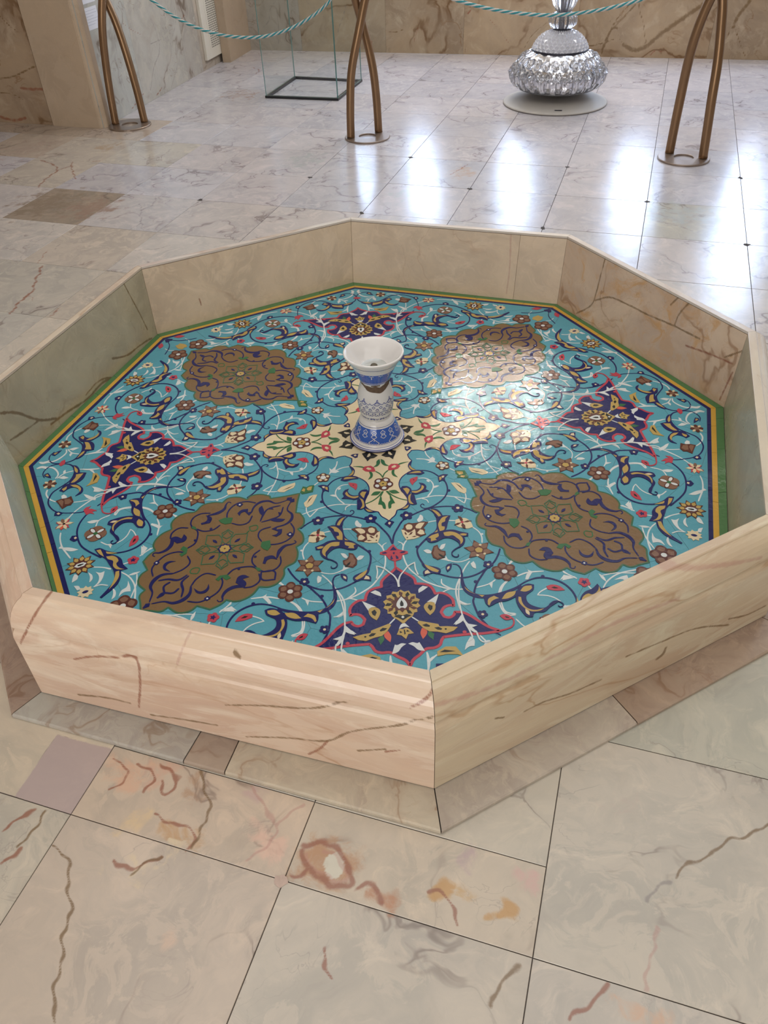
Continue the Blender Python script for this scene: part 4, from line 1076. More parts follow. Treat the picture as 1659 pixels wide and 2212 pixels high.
def stamp(nm):
    o = []; pi2 = 2 * math.pi
    if nm in ('flower5', 'flower6'):
        o.append(('q', 'B', lobes(5, 1.0, 0.20)))
        for i in range(5): o.append(('p', 'W' if nm == 'flower5' else 'C', petal(pi2 * i / 5, 0.42, 0.84, 0.23)))
        o.append(('q', 'Y' if nm == 'flower5' else 'W', lobes(5, 0.42, 0.25, math.pi / 5)))
        if nm == 'flower5': o.append(('c', 'K', (0, 0), 0.09))
    elif nm in ('brown6', 'brown5'):
        n = 6 if nm == 'brown6' else 5
        o.append(('q', 'B', lobes(n, 1.0, 0.26)))
        for i in range(n): o.append(('p', 'b', petal(pi2 * i / n, 0.34, 0.84, 0.26 if n == 6 else 0.3, 0.5)))
        o.append(('c', 'B', (0, 0), 0.30)); o.append(('c', 'W', (0, 0), 0.21))
    elif nm == 'rosette':
        o.append(('q', 'B', star(6, 0.60, 1.06)))
        for i in range(6): o.append(('p', 'b', petal(pi2 * i / 6, 0.25, 0.88, 0.24, 0.8)))
        for i in (1, 3, 4): o.append(('p', 'C', petal(pi2 * (i + 0.5) / 6, 0.42, 0.62, 0.10)))
        o.append(('c', 'B', (0, 0), 0.34)); o.append(('q', 'Y', lobes(5, 0.27, 0.15)))
    elif nm == 'navy5':
        o.append(('q', 'N', lobes(5, 1.0, 0.30))); o.append(('c', 'C', (0.05, 0), 0.27))
    elif nm == 'red5':
        o.append(('q', 'R', lobes(5, 1.0, 0.24))); o.append(('q', 'N', star(5, 0.28, 0.55)))
    elif nm == 'navydot':
        o.append(('q', 'N', lobes(4, 1.15, 0.3))); o.append(('c', 'W', (0, 0), 0.38))
    elif nm == 'cross4':
        for i in range(4): o.append(('p', 'C', petal(pi2 * (i + 0.5) / 4, 0.0, 1.0, 0.20)))
        for i in range(4): o.append(('p', 'B', petal(pi2 * i / 4, 0.1, 0.92, 0.28)))
        o.append(('q', 'b', lobes(4, 0.42, 0.3, 0.7)))
    elif nm == 'burst':
        o.append(('q', 'R', star(7, 0.5, 1.0))); o.append(('p', 'O', petal(1.9, 0.1, 0.9, 0.2)))
        for i in range(5): o.append(('p', 'C', petal(pi2 * i / 5, 0.05, 1.08, 0.19, 1)))
        o.append(('p', 'b', petal(pi2 * 0.7, 0.1, 0.95, 0.2))); o.append(('c', 'K', (0, 0), 0.15))
    elif nm == 'sun':
        o.append(('q', 'B', star(10, 0.70, 1.06)))
        for i in range(10): o.append(('p', 'Y', petal(pi2 * i / 10, 0.40, 0.90, 0.155, 1)))
        o.append(('q', 'B', lobes(8, 0.47, 0.1))); o.append(('q', 'W', [(x * 1.45, y * 0.8) for x, y in lobes(6, 0.29, 0.15)])); o.append(('q', 'K', [(x * 1.6, y * 0.6) for x, y in lobes(3, 0.15, 0.2)]))
    elif nm == 'star8':
        o.append(('q', 'C', star(9, 0.74, 1.02))); o.append(('p', 'N', [(0.42, 0.0), (0.2, 0.2), (-0.2, 0.22), (-0.42, 0.02), (-0.2, -0.18), (0.2, -0.2)]))
    elif nm == 'fourleaf':
        o.append(('q', 'b', lobes(4, 1.02, 0.18, math.pi / 4)))
        for i in range(4): o.append(('q', 'B', petal(pi2 * i / 4, 0.05, 0.98, 0.26)))
        for i in range(4): o.append(('p', 'W', petal(pi2 * i / 4, 0.12, 0.84, 0.16)))
        o.append(('c', 'G', (0, 0), 0.20))
    elif nm == 'bigflower':
        R = 0.70
        o.append(('q', 'Y', star(14, R * 0.90, R * 1.05)))
        o.append(('p', 'Y', [(0.35, 0.46), (0.62, 0.40), (0.78, 0.22), (1.02, 0.0), (0.78, -0.22), (0.62, -0.40), (0.35, -0.46)]))
        for i in range(12):
            if i == 0: continue
            a = pi2 * i / 12; c, s = math.cos(a + 0.25), math.sin(a + 0.25)
            o.append(('q', 'K' if i % 2 else 'B', [(math.cos(a) * R * .72 + x * c * .16 - y * s * .085, math.sin(a) * R * .72 + x * s * .16 + y * c * .085) for x, y in ((-1, .2), (0, 1), (1, .3), (.2, -1))]))
        o.append(('q', 'K', [(0.62, 0.33), (0.70, 0.18), (0.84, 0.0), (0.70, -0.18), (0.62, -0.33), (0.54, -0.16), (0.60, 0.0), (0.54, 0.16)])); o.append(('c', 'W', (0.68, 0), 0.055))
        o.append(('q', 'B', star(10, 0.33, 0.45)))
        o.append(('p', 'W', [(-0.36, 0.0), (-0.12, 0.16), (0.10, 0.21), (0.26, 0.12), (0.20, 0.0), (0.26, -0.12), (0.10, -0.21), (-0.12, -0.16)]))
        o.append(('p', 'K', [(-0.18, 0.0), (0.0, 0.07), (0.12, 0.06), (0.14, 0.0), (0.12, -0.06), (0.0, -0.07)]))
    elif nm == 'goldrose':
        for i in range(4):
            a = pi2 * i / 4
            for (r0, r1, w, wo) in ((0.24, 1.0, 0.30, 0.035),): o.append(('o', 'H', petal(a, r0, r1, w, 0.8), wo))
            o.append(('o', 'H', petal(a + math.pi / 4, 0.22, 0.92, 0.17, 0.9), 0.03)); o.append(('o', 'H', petal(a + math.pi / 4, 0.5, 0.98, 0.20, 0.9), 0.03))
            o.append(('q', 'N', petal(a, 0.42, 0.68, 0.055, 0.6)))
        o.append(('q', 'N', lobes(8, 0.24, 0.15))); o.append(('q', 'Y', lobes(8, 0.18, 0.15))); o.append(('c', 'B', (0, 0), 0.035))
    return o

class Piece:
    def __init__(s): s.v, s.f, s.mi = [], [], []
    def poly(s, P, z, col):
        P = [tuple(p) for p in P]; n = len(P)
        if n < 3: return
        A = sum(P[i - 1][0] * P[i][1] - P[i][0] * P[i - 1][1] for i in range(n))
        if A < 0: P = P[::-1]
        k = len(s.v); s.v += [(x, y, z) for x, y in P] + [(x, y, MZ - 0.0004) for x, y in P]
        tr = tessellate_polygon([[Vector((x, y, 0)) for x, y in P]])
        for a, b, c in tr:
            pa, pb, pc = P[a], P[b], P[c]
            if (pb[0] - pa[0]) * (pc[1] - pa[1]) - (pb[1] - pa[1]) * (pc[0] - pa[0]) < 0: a, c = c, a
            s.f.append((k + a, k + b, k + c)); s.mi.append(MIX[col])
        for i in range(n): s.f.append((k + i, k + n + i, k + n + (i + 1) % n, k + (i + 1) % n)[::-1][::-1]); s.mi.append(MIX[col])
    def strip(s, L, R, z, col, closed=False):
        n = len(L); k = len(s.v)
        s.v += [(*p, z) for p in L] + [(*p, z) for p in R] + [(*p, MZ - 0.0004) for p in L] + [(*p, MZ - 0.0004) for p in R]
        for i in range(n if closed else n - 1):
            j = (i + 1) % n
            for q in ((k + i, k + n + i, k + n + j, k + j), (k + i, k + j, k + 2 * n + j, k + 2 * n + i), (k + n + i, k + 3 * n + i, k + 3 * n + j, k + n + j)): s.f.append(q); s.mi.append(MIX[col])
    def build(s, name, parent):
        o = mesh(name, s.v, s.f, None, parent)
        used = sorted(set(s.mi)); rm = {m: i for i, m in enumerate(used)}
        for m in used: o.data.materials.append(MATL[m])
        o.data.polygons.foreach_set('material_index', [rm[m] for m in s.mi]); o.data.update()
        return o
els = []
for ln in PAT.strip().split('\n'):
    if ln[0] == '@':
        t = ln[1:].split(); els.append([t[0], int(t[1]), '*' in t, []]); continue
    h, b = ln.split(' / '); h = h.split(); els[-1][3].append((h[0], h[1:], np.array([[float(c) / 2000 for c in q.split(',')] for q in b.split()])))
def apply_op(pc, op, args, pts, M, z):
    f = lambda Q: [warp(M @ np.array(q)) for q in Q]
    if op == 's':
        kk = {'N': 1.3, 'W': 1.2, 'G': 1.15, 'R': 1.0}.get(args[0], 1.0) / 1000; ws = [float(w) * kk for w in args[1].split(',')]
        if len(pts) < 2: return
        L, R = ribbon(pts, ws); L, R = f(L), f(R)
        if np.linalg.det(M) < 0: L, R = R, L
        pc.strip(L, R, z, 'H' if args[0] == 'G' and False else args[0])
    elif op == 'p': pc.poly(f(catmull(pts, 4, True, 62)), z, args[0])
    elif op == 'q': pc.poly(f(pts), z, args[0])
    elif op == 'c':
        r = float(args[1]) / 1000; pc.poly(f([pts[0] + np.array(pol(r, i * math.pi / 7)) for i in range(14)]), z, args[0])
    elif op == 'st':
        c, d = pts[0], pts[1] - pts[0]; r = np.linalg.norm(d)
        if args[0] in ('cross4', 'burst', 'sun', 'fourleaf', 'brown6', 'rosette', 'star8'): r *= 1.0
        ca, sa = d / r; S = np.array([[ca, -sa], [sa, ca]]) * r
        for i, q in enumerate(stamp(args[0])):
            zz = z + i * 0.00003
            if q[0] == 'c': pc.poly(f([c + S @ (np.array(q[2]) + np.array(pol(q[3], k * math.pi / 8))) for k in range(16)]), zz, q[1])
            elif q[0] == 'o':
                L, R = closed_ribbon([c + S @ np.array(p) for p in catmull(q[2], 4, True, 60)], q[3] * r); L, R = f(L), f(R)
                if np.linalg.det(M) < 0: L, R = R, L
                pc.strip(L, R, zz, q[1], True)
            else: pc.poly(f([c + S @ np.array(p) for p in (catmull(q[2], 3, True, 60) if q[0] == 'p' else q[2])]), zz, q[1])
MIR = np.diag([-1.0, 1.0]); SWP = np.array([[0, 1.0], [1, 0]])
navy_m, gold_m = [], []
for ei, (kind, L, ax, ops) in enumerate(els):
    z = MZ + L * 0.0004 + (ei * 7 % 23) * 0.000014
    o0 = ops[0]
    if kind == 'cream_cross':
        half = catmull(o0[2], 5, sharp=50); P = []
        for k in range(4):
            P += [ROT(k) @ q for q in half]; P += [ROT(k) @ MIR @ q for q in half[::-1][1:-1]]
        pc = Piece(); pc.poly([warp(q) for q in P], z, 'C'); a, b = closed_ribbon([warp(q) for q in P], 0.0032); pc.strip(b, a, z + 0.00008, 'N', True)
        pc.build('cream_cross', mos); continue
    if kind in ('navy_medallion', 'gold_medallion'):
        P0 = o0[2].copy(); B = kind[0] == 'n'
        if B: P0[:, 0] = -np.abs(P0[:, 0]); P0[0, 0] = P0[-1, 0] = 0
        else:
            for i in (0, -1): P0[i] = [P0[i].mean()] * 2
            P0 = np.array([(p if p[0] >= p[1] else p[::-1]) for p in P0])
        half = catmull(P0, 6, sharp=50); F = MIR if B else SWP
        full = half + [F @ q for q in half[::-1][1:-1]]
        for k in range(4):
            pc = Piece(); Q = [warp(ROT(k) @ q) for q in full]; pc.poly(Q, z, o0[1][0]); a, b = closed_ribbon(Q, 0.0075 if B else 0.0048)
            if sum(Q[i - 1][0] * Q[i][1] - Q[i][0] * Q[i - 1][1] for i in range(len(Q))) < 0: pass
            pc.strip(a, b, z + 0.0002, 'R' if B else 'H', True)
            (navy_m if B else gold_m).append(pc.build(kind, mos))
        continue
    for k in range(4):
        for m in ((1,) if ax else (1, -1)):
            M = ROT(k) @ (MIR if m < 0 else np.eye(2)); pc = Piece()
            for i, (op, args, pts) in enumerate(ops): apply_op(pc, op, args, pts, M, z + i * 0.00007 + (0.000006 if m < 0 else 0))
            par = mos
            if kind in ('big_rosette', 'drop_flower', 'yellow_leaf', 'red_leaf', 'lotus', 'red_finial') and navy_m: par = navy_m[k]
            if kind in ('navy_scroll', 'gold_rosette', 'green_tuft') and gold_m: par = gold_m[k if m > 0 else (k + 1) % 4]
            if pc.v: pc.build(kind, par)
# -- turquoise ground: irregular cut pieces, hairline joints
def clip(P, n, d):
    out = []
    for i in range(len(P)):
        a, b = P[i], P[(i + 1) % len(P)]; da, db = a @ n - d, b @ n - d
        if da <= 0: out.append(a)
        if da * db < 0: out.append(a + (b - a) * da / (da - db))
    return out
seeds = []
while len(seeds) < 130:
    p = np.array([rnd.uniform(-1.1, 1.1), rnd.uniform(-1.1, 1.1)])
    if all(np.linalg.norm(p - q) > 0.125 for q in seeds): seeds.append(p)
RI = 1.087
for p in seeds:
    P = [np.array(c) for c in ((-2, -2), (2, -2), (2, 2), (-2, 2))]
    for q in seeds:
        if q is p: continue
        n = q - p; l = np.linalg.norm(n)
        if l > 0.7: continue
        n = n / l; P = clip(P, n, (p + q) @ n / 2 - 0.0004)
    for k in range(8):
        a = math.radians(-90 + 45 * k + 22.5); P = clip(P, np.array([math.cos(a), math.sin(a)]), RI * math.cos(math.pi / 8))
        if len(P) < 3: break
    if len(P) < 3: continue
    pc = Piece(); pc.poly([warp(q) for q in P], MZ + rnd.uniform(0, 0.00015), 'T'); pc.build('turquoise_tile', mos)
# bed and border courses
bm = bmesh.new(); ring = [bm.verts.new((cdir(k)[0] * 1.128, cdir(k)[1] * 1.128, MZ - 0.0009)) for k in KS]; low = [bm.verts.new((v.co.x, v.co.y, 0.001)) for v in ring]
bm.faces.new(ring); bm.faces.new(low[::-1])
for i in range(8): bm.faces.new((ring[i], low[i], low[(i + 1) % 8], ring[(i + 1) % 8]))
from_bm('mortar_bed', bm, varied('joint_mortar', (0.16, 0.20, 0.19), 0.8), mos)
for ix, k in enumerate(KS):
    k2 = KS[(ix + 1) % 8]; a, b = cdir(k), cdir(k2)
    for (r0, r1, nm, cl, ln) in ((1.0875, 1.1000, 'navy_border_tile', 'N', 0.13), (1.1008, 1.1170, 'amber_border_tile', 'y', 0.19), (1.1178, 1.1345, 'green_border_tile', 'e', 0.17)):
        A0, A1 = np.array(warp(a * r0)), np.array(warp(a * r1)); B0, B1 = np.array(warp(b * r0)), np.array(warp(b * r1))
        if nm[0] == 'g': A1, B1 = np.array(BOT[k]) * 0.9995, np.array(BOT[k2]) * 0.9995
        t = 0.0; L = np.linalg.norm(B0 - A0)
        while t < 0.999:
            t2 = t + rnd.uniform(0.6, 1.4) * ln / L
            if t2 > 0.93: t2 = 1.0
            e = 0.0006 / L; s0, s1 = t + e, t2 - e
            pc = Piece(); pc.poly([A0 + (B0 - A0) * s0, A0 + (B0 - A0) * s1, A1 + (B1 - A1) * s1, A1 + (B1 - A1) * s0], MZ + 0.0002 + rnd.uniform(0, 0.0004), cl); pc.build(nm, mos); t = t2
# missing chips and an old repair of mortar in the glaze
chip = varied('bare_mortar', (0.22, 0.21, 0.19), 0.8, 0.3, 60)
# ------------------------------------------------------------------ porcelain jet stand in the middle of the pool
M_PORC = varied('white_porcelain', (0.74, 0.72, 0.70), 0.10, 0.04, 20)
M_BLUE = varied('cobalt_glaze', (0.045, 0.12, 0.46), 0.12, 0.22, 60)
M_DBLUE = plain('dark_cobalt_line', (0.025, 0.045, 0.28), 0.15)
M_CEM = varied('brown_cement', (0.13, 0.085, 0.055), 0.85, 0.45, 120, bump=0.8, bscale=300)
VP = [(0.0790, 0.0000), (0.0850, 0.0010), (0.0865, 0.0050), (0.0860, 0.0085), (0.0800, 0.0115), (0.0765, 0.0150), (0.0745, 0.0220), (0.0715, 0.0330), (0.0670, 0.0460), (0.0615, 0.0580), (0.0570, 0.0680), (0.0535, 0.0760), (0.0510, 0.0820),
      (0.0475, 0.0850), (0.0440, 0.0880), (0.0450, 0.0930), (0.0480, 0.1000), (0.0515, 0.1080), (0.0500, 0.1110), (0.0525, 0.1160), (0.0545, 0.1300), (0.0555, 0.1450), (0.0550, 0.1600), (0.0530, 0.1740), (0.0500, 0.1860), (0.0470, 0.1960), (0.0445, 0.2040), (0.0445, 0.2120),
      (0.0465, 0.2200), (0.0510, 0.2310), (0.0565, 0.2430), (0.0610, 0.2540), (0.0640, 0.2620), (0.0680, 0.2700), (0.0750, 0.2810), (0.0815, 0.2910), (0.0860, 0.2980), (0.0890, 0.3030), (0.0895, 0.3065), (0.0870, 0.3085), (0.0835, 0.3070),
      (0.0790, 0.3010), (0.0700, 0.2900), (0.0580, 0.2760), (0.0450, 0.2640), (0.0300, 0.2560), (0.0120, 0.2530)]
vase = tag(empty('fountain_vase', (-0.003, -0.004, MZ + 0.003)), 'blue and white porcelain fountain vase with flared bowl in the centre of the mosaic', 'fountain')
def vpart(nm, z0i, z1i, mat): return mesh(nm, *lathe_geo(VP[z0i:z1i + 1], 64), mat, vase, smooth=True)
vpart('foot_rim', 0, 6, M_PORC); vpart('blue_skirt', 6, 10, M_BLUE); vpart('body', 10, 28, M_PORC); vpart('blue_neck_band', 28, 32, M_BLUE); vpart('bowl', 32, len(VP) - 1, M_PORC)
mesh('bowl_shade', *lathe_geo([(0.0001, 0.2605), (0.0385, 0.2605)], 40), plain('greenish_shade', (0.20, 0.27, 0.24), 0.05, 0.0, **{'Transmission Weight': 0.6, 'IOR': 1.33}), vase)  # greenish disc: the shadow at the bowl's bottom, put in as colour
mesh('drain', *lathe_geo([(0.0001, 0.2635), (0.008, 0.2635), (0.0115, 0.2595)], 20), plain('drain_brass', (0.10, 0.085, 0.06), 0.5, 0.6), vase)
zs = [p[1] for p in VP[:39]]; rs_ = [p[0] for p in VP[:39]]
def vr(z): return float(np.interp(z, zs, rs_))
def onv(th, z, up=0.0005): r = vr(z) + up; return (r * math.cos(th), r * math.sin(th), z)
def vstroke(acc, P, w):
    """ribbon painted on the vase: P in (angle, height)"""
    Q = catmull(P, 4, sharp=120); k = len(acc[0]); n = len(Q)
    for i in range(n):
        a, b = Q[max(i - 1, 0)], Q[min(i + 1, n - 1)]; r = vr(Q[i][1]); d = np.array([(b[0] - a[0]) * r, b[1] - a[1]]); d /= max(np.linalg.norm(d), 1e-9)
        e = np.array([-d[1] / r, d[0]]) * w * 0.7
        acc[0].append(onv(*(Q[i] + e))); acc[0].append(onv(*(Q[i] - e)))
    for i in range(n - 1): acc[1].append((k + 2 * i, k + 2 * i + 1, k + 2 * i + 3, k + 2 * i + 2))
def vring(z, w, mat, nm='painted_line'):
    vs, fs = lathe_geo([(vr(z - w / 2) + 0.0005, z - w / 2), (vr(z) + 0.0006, z), (vr(z + w / 2) + 0.0005, z + w / 2)], 64); return (vs, fs)
acc = [[], []]
for z, w in ((0.0095, 0.0012), (0.0133, 0.0008), (0.0730, 0.0011), (0.2850, 0.0016), (0.0045, 0.0045)):
    v, f = vring(z, w, None); k = len(acc[0]); acc[0] += v; acc[1] += [tuple(k + i for i in q) for q in f]
mesh('painted_rings', acc[0], acc[1], M_DBLUE, vase)['kind'] = 'stuff'
acc = [[], []]; N = 16
for i in range(N):
    a = 2 * math.pi * i / N; h = math.pi / N
    for s in (1, -1):
        vstroke(acc, [(a, 0.118), (a + s * h * .35, 0.113), (a + s * h * .75, 0.117), (a + s * h * .7, 0.123), (a + s * h * .4, 0.121)], 0.0011)
        vstroke(acc, [(a, 0.128), (a + s * h * .5, 0.131), (a + s * h, 0.126)], 0.0010)
        vstroke(acc, [(a, 0.133), (a + s * h * .45, 0.137), (a, 0.142), (a - s * h * .2, 0.139)], 0.0010)
        vstroke(acc, [(a + h, 0.142), (a + h + s * h * .45, 0.146), (a + h, 0.151)], 0.0010)
    if i % 2 == 0:
        vstroke(acc, [(a - h * .9, 0.158), (a - h * .4, 0.163), (a + h * .4, 0.163), (a + h * .9, 0.158), (a + h * .4, 0.154), (a - h * .4, 0.154), (a - h * .9, 0.158)], 0.0013)
        vstroke(acc, [(a - h * .4, 0.158), (a + h * .3, 0.1595), (a + h * .3, 0.157)], 0.0012)
    else:
        vstroke(acc, [(a - h, 0.158), (a - h * .4, 0.155), (a, 0.160), (a + h * .4, 0.155), (a + h, 0.158)], 0.0011)
for i in range(10):
    a = 2 * math.pi * i / 10
    for s in (1, -1): vstroke(acc, [(a, 0.099), (a + s * .08, 0.1015), (a + s * .14, 0.098), (a + s * .07, 0.0965)], 0.0022)
    vstroke(acc, [(a + .22, 0.100), (a + .30, 0.097), (a + .38, 0.101)], 0.0016)
mesh('painted_scrolls', acc[0], acc[1], M_DBLUE, vase)['kind'] = 'stuff'
acc = [[], []]; N = 14
for i in range(N):
    a = 2 * math.pi * i / N; h = math.pi / N
    for s in (1, -1):
        vstroke(acc, [(a, 0.0645), (a + s * h * .55, 0.058), (a + s * h * .2, 0.052), (a + s * h * .6, 0.046), (a, 0.041)], 0.0011)
        vstroke(acc, [(a, 0.057), (a + s * h * .3, 0.054), (a, 0.0505)], 0.0009)
        if i % 2 == 0: vstroke(acc, [(a, 0.041), (a + s * h * .5, 0.034), (a + s * h * 1.0, 0.029), (a + s * h * .8, 0.0255)], 0.0012)
    if i % 2 == 0: vstroke(acc, [(a, 0.041), (a + .03, 0.037), (a, 0.033)], 0.0012)
for i in range(56):
    a = 2 * math.pi * i / 56; h = math.pi / 56
    vstroke(acc, [(a - h, 0.0235), (a, 0.0255), (a + h, 0.0235)], 0.0009)
    vstroke(acc, [(a - h, 0.2265), (a, 0.2245), (a + h, 0.2265)], 0.0011)
    if i % 4 == 0: vstroke(acc, [(a - h * 2, 0.2575), (a - h, 0.2590), (a, 0.2555), (a + h, 0.2590), (a + h * 2, 0.2575)], 0.0011)
    if i % 8 == 0: vstroke(acc, [(a, 0.2545), (a + .015, 0.249), (a - .015, 0.2455)], 0.0016)
mesh('painted_white_lace', acc[0], acc[1], M_PORC, vase)['kind'] = 'stuff'
# smear of brown cement round the neck, lowest at the front
vs, fs = [], []; n = 60
for i in range(n + 1):
    t = i / n; a = -2.75 + 2.55 * t; u = math.sin(math.pi * t); lo = 0.2165 - 0.0235 * u ** 0.9 + 0.0012 * math.sin(19 * t); hi = lo + 0.004 + 0.0150 * u + 0.0015 * math.sin(31 * t) if 0.05 < t < 0.97 else lo + 0.002
    for q in range(5):
        z = lo + (hi - lo) * q / 4; bul = 0.0012 * math.sin(math.pi * q / 4) + 0.0006 * math.sin(37 * t + q * 2.1); vs.append(onv(a, z, 0.0008 + max(bul, 0)))
for i in range(n):
    for q in range(4): k = i * 5 + q; fs.append((k, k + 5, k + 6, k + 1))
mesh('cement_collar', vs, fs, M_CEM, vase, smooth=True)
acc = [[], []]
vstroke(acc, [(-2.75, 0.2165), (-2.74, 0.2205), (-2.62, 0.219)], 0.0016)
vstroke(acc, [(-0.42, 0.2155), (-0.55, 0.2185), (-0.85, 0.2175), (-0.95, 0.2135)], 0.004)
vstroke(acc, [(-1.9, 0.2155), (-1.6, 0.2165), (-1.3, 0.2160)], 0.003)
mesh('cement_smear', acc[0], acc[1], M_CEM, vase)['kind'] = 'stuff'

# ------------------------------------------------------------------ bronze rope stands
M_BRONZE = varied('brushed_bronze', (0.270, 0.165, 0.090), 0.36, 0.10, 8, metal=0.85)
M_BRONZE2 = varied('bronze_plate', (0.31, 0.245, 0.20), 0.34, 0.08, 10, metal=0.75)
CAMP = Vector((-0.136, -2.016, 1.476))
def stand(a, b, lp, rp, label):
    a, b = Vector(a), Vector(b); u = (b - a).normalized(); mid = (a + b) / 2; nrm = Vector((u.y, -u.x, 0))
    if nrm.dot(CAMP - mid) < 0: nrm = -nrm
    c = mid + nrm * 0.035
    root = tag(empty('rope_stand', (c.x, c.y, 0)), label, 'stanchion', 'bronze rope stands round the pool')
    def bent(P, side):
        pts = [(0, 0.0)] + P if P[0][1] > 0 else P
        Q = catmull([np.array(p) for p in pts], 8); out = []
        for s, z in Q:
            f = min(max((z - 0.30) / 0.35, 0), 1); f = f * f * (3 - 2 * f); p = a + u * s + nrm * (0.028 * side * f) - Vector((c.x, c.y, 0)); out.append((p.x, p.y, z + 0.012 if z < 0.001 else z))
        return out
    # plate with a round hole
    R, r, n = 0.146, 0.056, 48; z0, z1 = 0.0006, 0.011; vs, fs = [], []
    for (rad, z, dx) in ((r, z0, 0), (r, z1 - 0.001, 0), (r + 0.0015, z1, 0), (R - 0.003, z1, 0), (R, z1 - 0.003, 0), (R, z0, 0)):
        vs += [(rad * math.cos(2 * math.pi * k / n), rad * math.sin(2 * math.pi * k / n), z) for k in range(n)]
    for i in range(6):
        j = (i + 1) % 6
        for k in range(n): fs.append((i * n + k, i * n + (k + 1) % n, j * n + (k + 1) % n, j * n + k))
    mesh('base_plate', vs, fs, M_BRONZE2, root)
    for P, side in ((lp, 1), (rp, -1)): mesh('bent_tube', *tube_geo(bent(P, side), 0.0255, 18), M_BRONZE, root, smooth=True)
    # top hook bar, above the picture
    top = (a + u * 0.10) - Vector((c.x, c.y, 0))
    mesh('rope_ring', *tube_geo([(top.x + 0.03 * math.cos(t), top.y + 0.03 * math.sin(t), 0.93) for t in [2 * math.pi * i / 20 for i in range(21)]], 0.006, 8, False), M_BRONZE, root, smooth=True)
    return root, a + u * 0.10
SL, pL = stand((-1.471, 4.026, 0), (-1.272, 4.040, 0), [(0.0, 0.0), (0.013, 0.208), (0.033, 0.402), (0.064, 0.587), (0.104, 0.737), (0.150, 0.870), (0.19, 0.97)], [(0.199, 0.0), (0.194, 0.196), (0.176, 0.430), (0.148, 0.620), (0.118, 0.737), (0.075, 0.870), (0.03, 0.97)], 'bronze rope stand of two crossing tubes beside the left marble pillar')
SM, pM = stand((0.138, 3.347, 0), (0.327, 3.431, 0), [(0.0, 0.0), (0.007, 0.165), (0.030, 0.396), (0.077, 0.587), (0.128, 0.747), (0.175, 0.870), (0.21, 0.97)], [(0.207, 0.0), (0.196, 0.245), (0.168, 0.479), (0.128, 0.642), (0.096, 0.750), (0.05, 0.870), (0.0, 0.97)], 'bronze rope stand of two crossing tubes in front of the glass case')
SR, pR = stand((1.975, 2.631, 0), (2.121, 2.494, 0), [(0.0, 0.0), (0.000, 0.234), (0.006, 0.446), (0.026, 0.624), (0.060, 0.772), (0.11, 0.90), (0.14, 0.97)], [(0.200, 0.0), (0.180, 0.256), (0.162, 0.461), (0.135, 0.632), (0.108, 0.775), (0.06, 0.90), (0.03, 0.97)], 'bronze rope stand of two crossing tubes right of the crystal lamp')

# ------------------------------------------------------------------ twisted ropes
M_TEAL = varied('teal_cord', (0.03, 0.27, 0.31), 0.8, 0.3, 200); M_CORD = varied('white_cord', (0.60, 0.58, 0.55), 0.8, 0.2, 200)
def rope(a, b, P, label):
    a, b = Vector(a), Vector(b); u = (b - a).normalized(); root = tag(empty('barrier_rope', (a.x, a.y, 0)), label, 'rope', 'twisted barrier ropes')
    Q = catmull([np.array(p) for p in P], 40, sharp=170); L = [0.0]
    for p, q in zip(Q, Q[1:]): L.append(L[-1] + float(np.linalg.norm(q - p)))
    for st in range(4):
        path = []
        for (s, z), l in zip(Q, L):
            ph = 2 * math.pi * l / 0.105 + st * math.pi / 2; c = u * s + Vector((0, 0, z)); n1 = Vector((u.y, -u.x, 0))
            path.append(c + (n1 * math.cos(ph) + Vector((0, 0, 1)) * math.sin(ph)) * 0.0050)
        mesh('teal_strand' if st % 2 == 0 else 'white_strand', *tube_geo(path, 0.0047, 6), M_TEAL if st % 2 == 0 else M_CORD, root, smooth=True)
rope((-1.366, 3.995, 0), (0.222, 3.313, 0), [(0.06, 0.93), (0.20, 0.845), (0.354, 0.750), (0.511, 0.655), (0.723, 0.582), (0.944, 0.556), (1.118, 0.566), (1.324, 0.624), (1.514, 0.723), (1.60, 0.80), (1.69, 0.93)], 'teal and white twisted rope hanging between the left and middle stands')
rope((0.222, 3.313, 0), (2.044, 2.556, 0), [(0.06, 0.93), (0.30, 0.845), (0.579, 0.765), (0.725, 0.733), (0.883, 0.710), (1.115, 0.698), (1.288, 0.712), (1.455, 0.741), (1.60, 0.780), (1.75, 0.84), (1.89, 0.93)], 'teal and white twisted rope hanging in front of the crystal lamp')

# ------------------------------------------------------------------ crystal floor lamp
M_STONE = varied('pale_stone_disc', (0.53, 0.50, 0.46), 0.6, 0.06, 6, bump=0.2, bscale=90)
def crystal(name, tint, tr=0.75):
    t = NT(name); t.b.inputs['Base Color'].default_value = (*tint, 1); t.b.inputs['Roughness'].default_value = 0.02
    t.b.inputs['Transmission Weight'].default_value = tr; t.b.inputs['IOR'].default_value = 1.75; t.b.inputs['Specular IOR Level'].default_value = 1.0
    return t.m
M_CRYS = crystal('cut_crystal', (0.95, 0.96, 1.0), 0.92)
t_ = NT('silvered_reflector'); t_.b.inputs['Base Color'].default_value = (0.92, 0.93, 0.98, 1); t_.b.inputs['Metallic'].default_value = 1.0; t_.b.inputs['Roughness'].default_value = 0.2
v_ = t_.n('ShaderNodeTexVoronoi'); v_.inputs['Scale'].default_value = 26; t_.l(t_.n('ShaderNodeTexCoord').outputs['Object'], v_.inputs['Vector']); b_ = t_.n('ShaderNodeBump'); b_.inputs['Strength'].default_value = 0.8; b_.inputs['Distance'].default_value = 0.012
t_.l(v_.outputs['Distance'], b_.inputs['Height']); t_.l(b_.outputs[0], t_.b.inputs['Normal']); M_SILV = t_.m
M_DARK = plain('dark_band', (0.03, 0.03, 0.045), 0.4, 0.3)
lamp = tag(empty('crystal_lamp', (1.635, 3.922, 0)), 'tall cut crystal lamp on a pale round disc near the back wall', 'lamp')
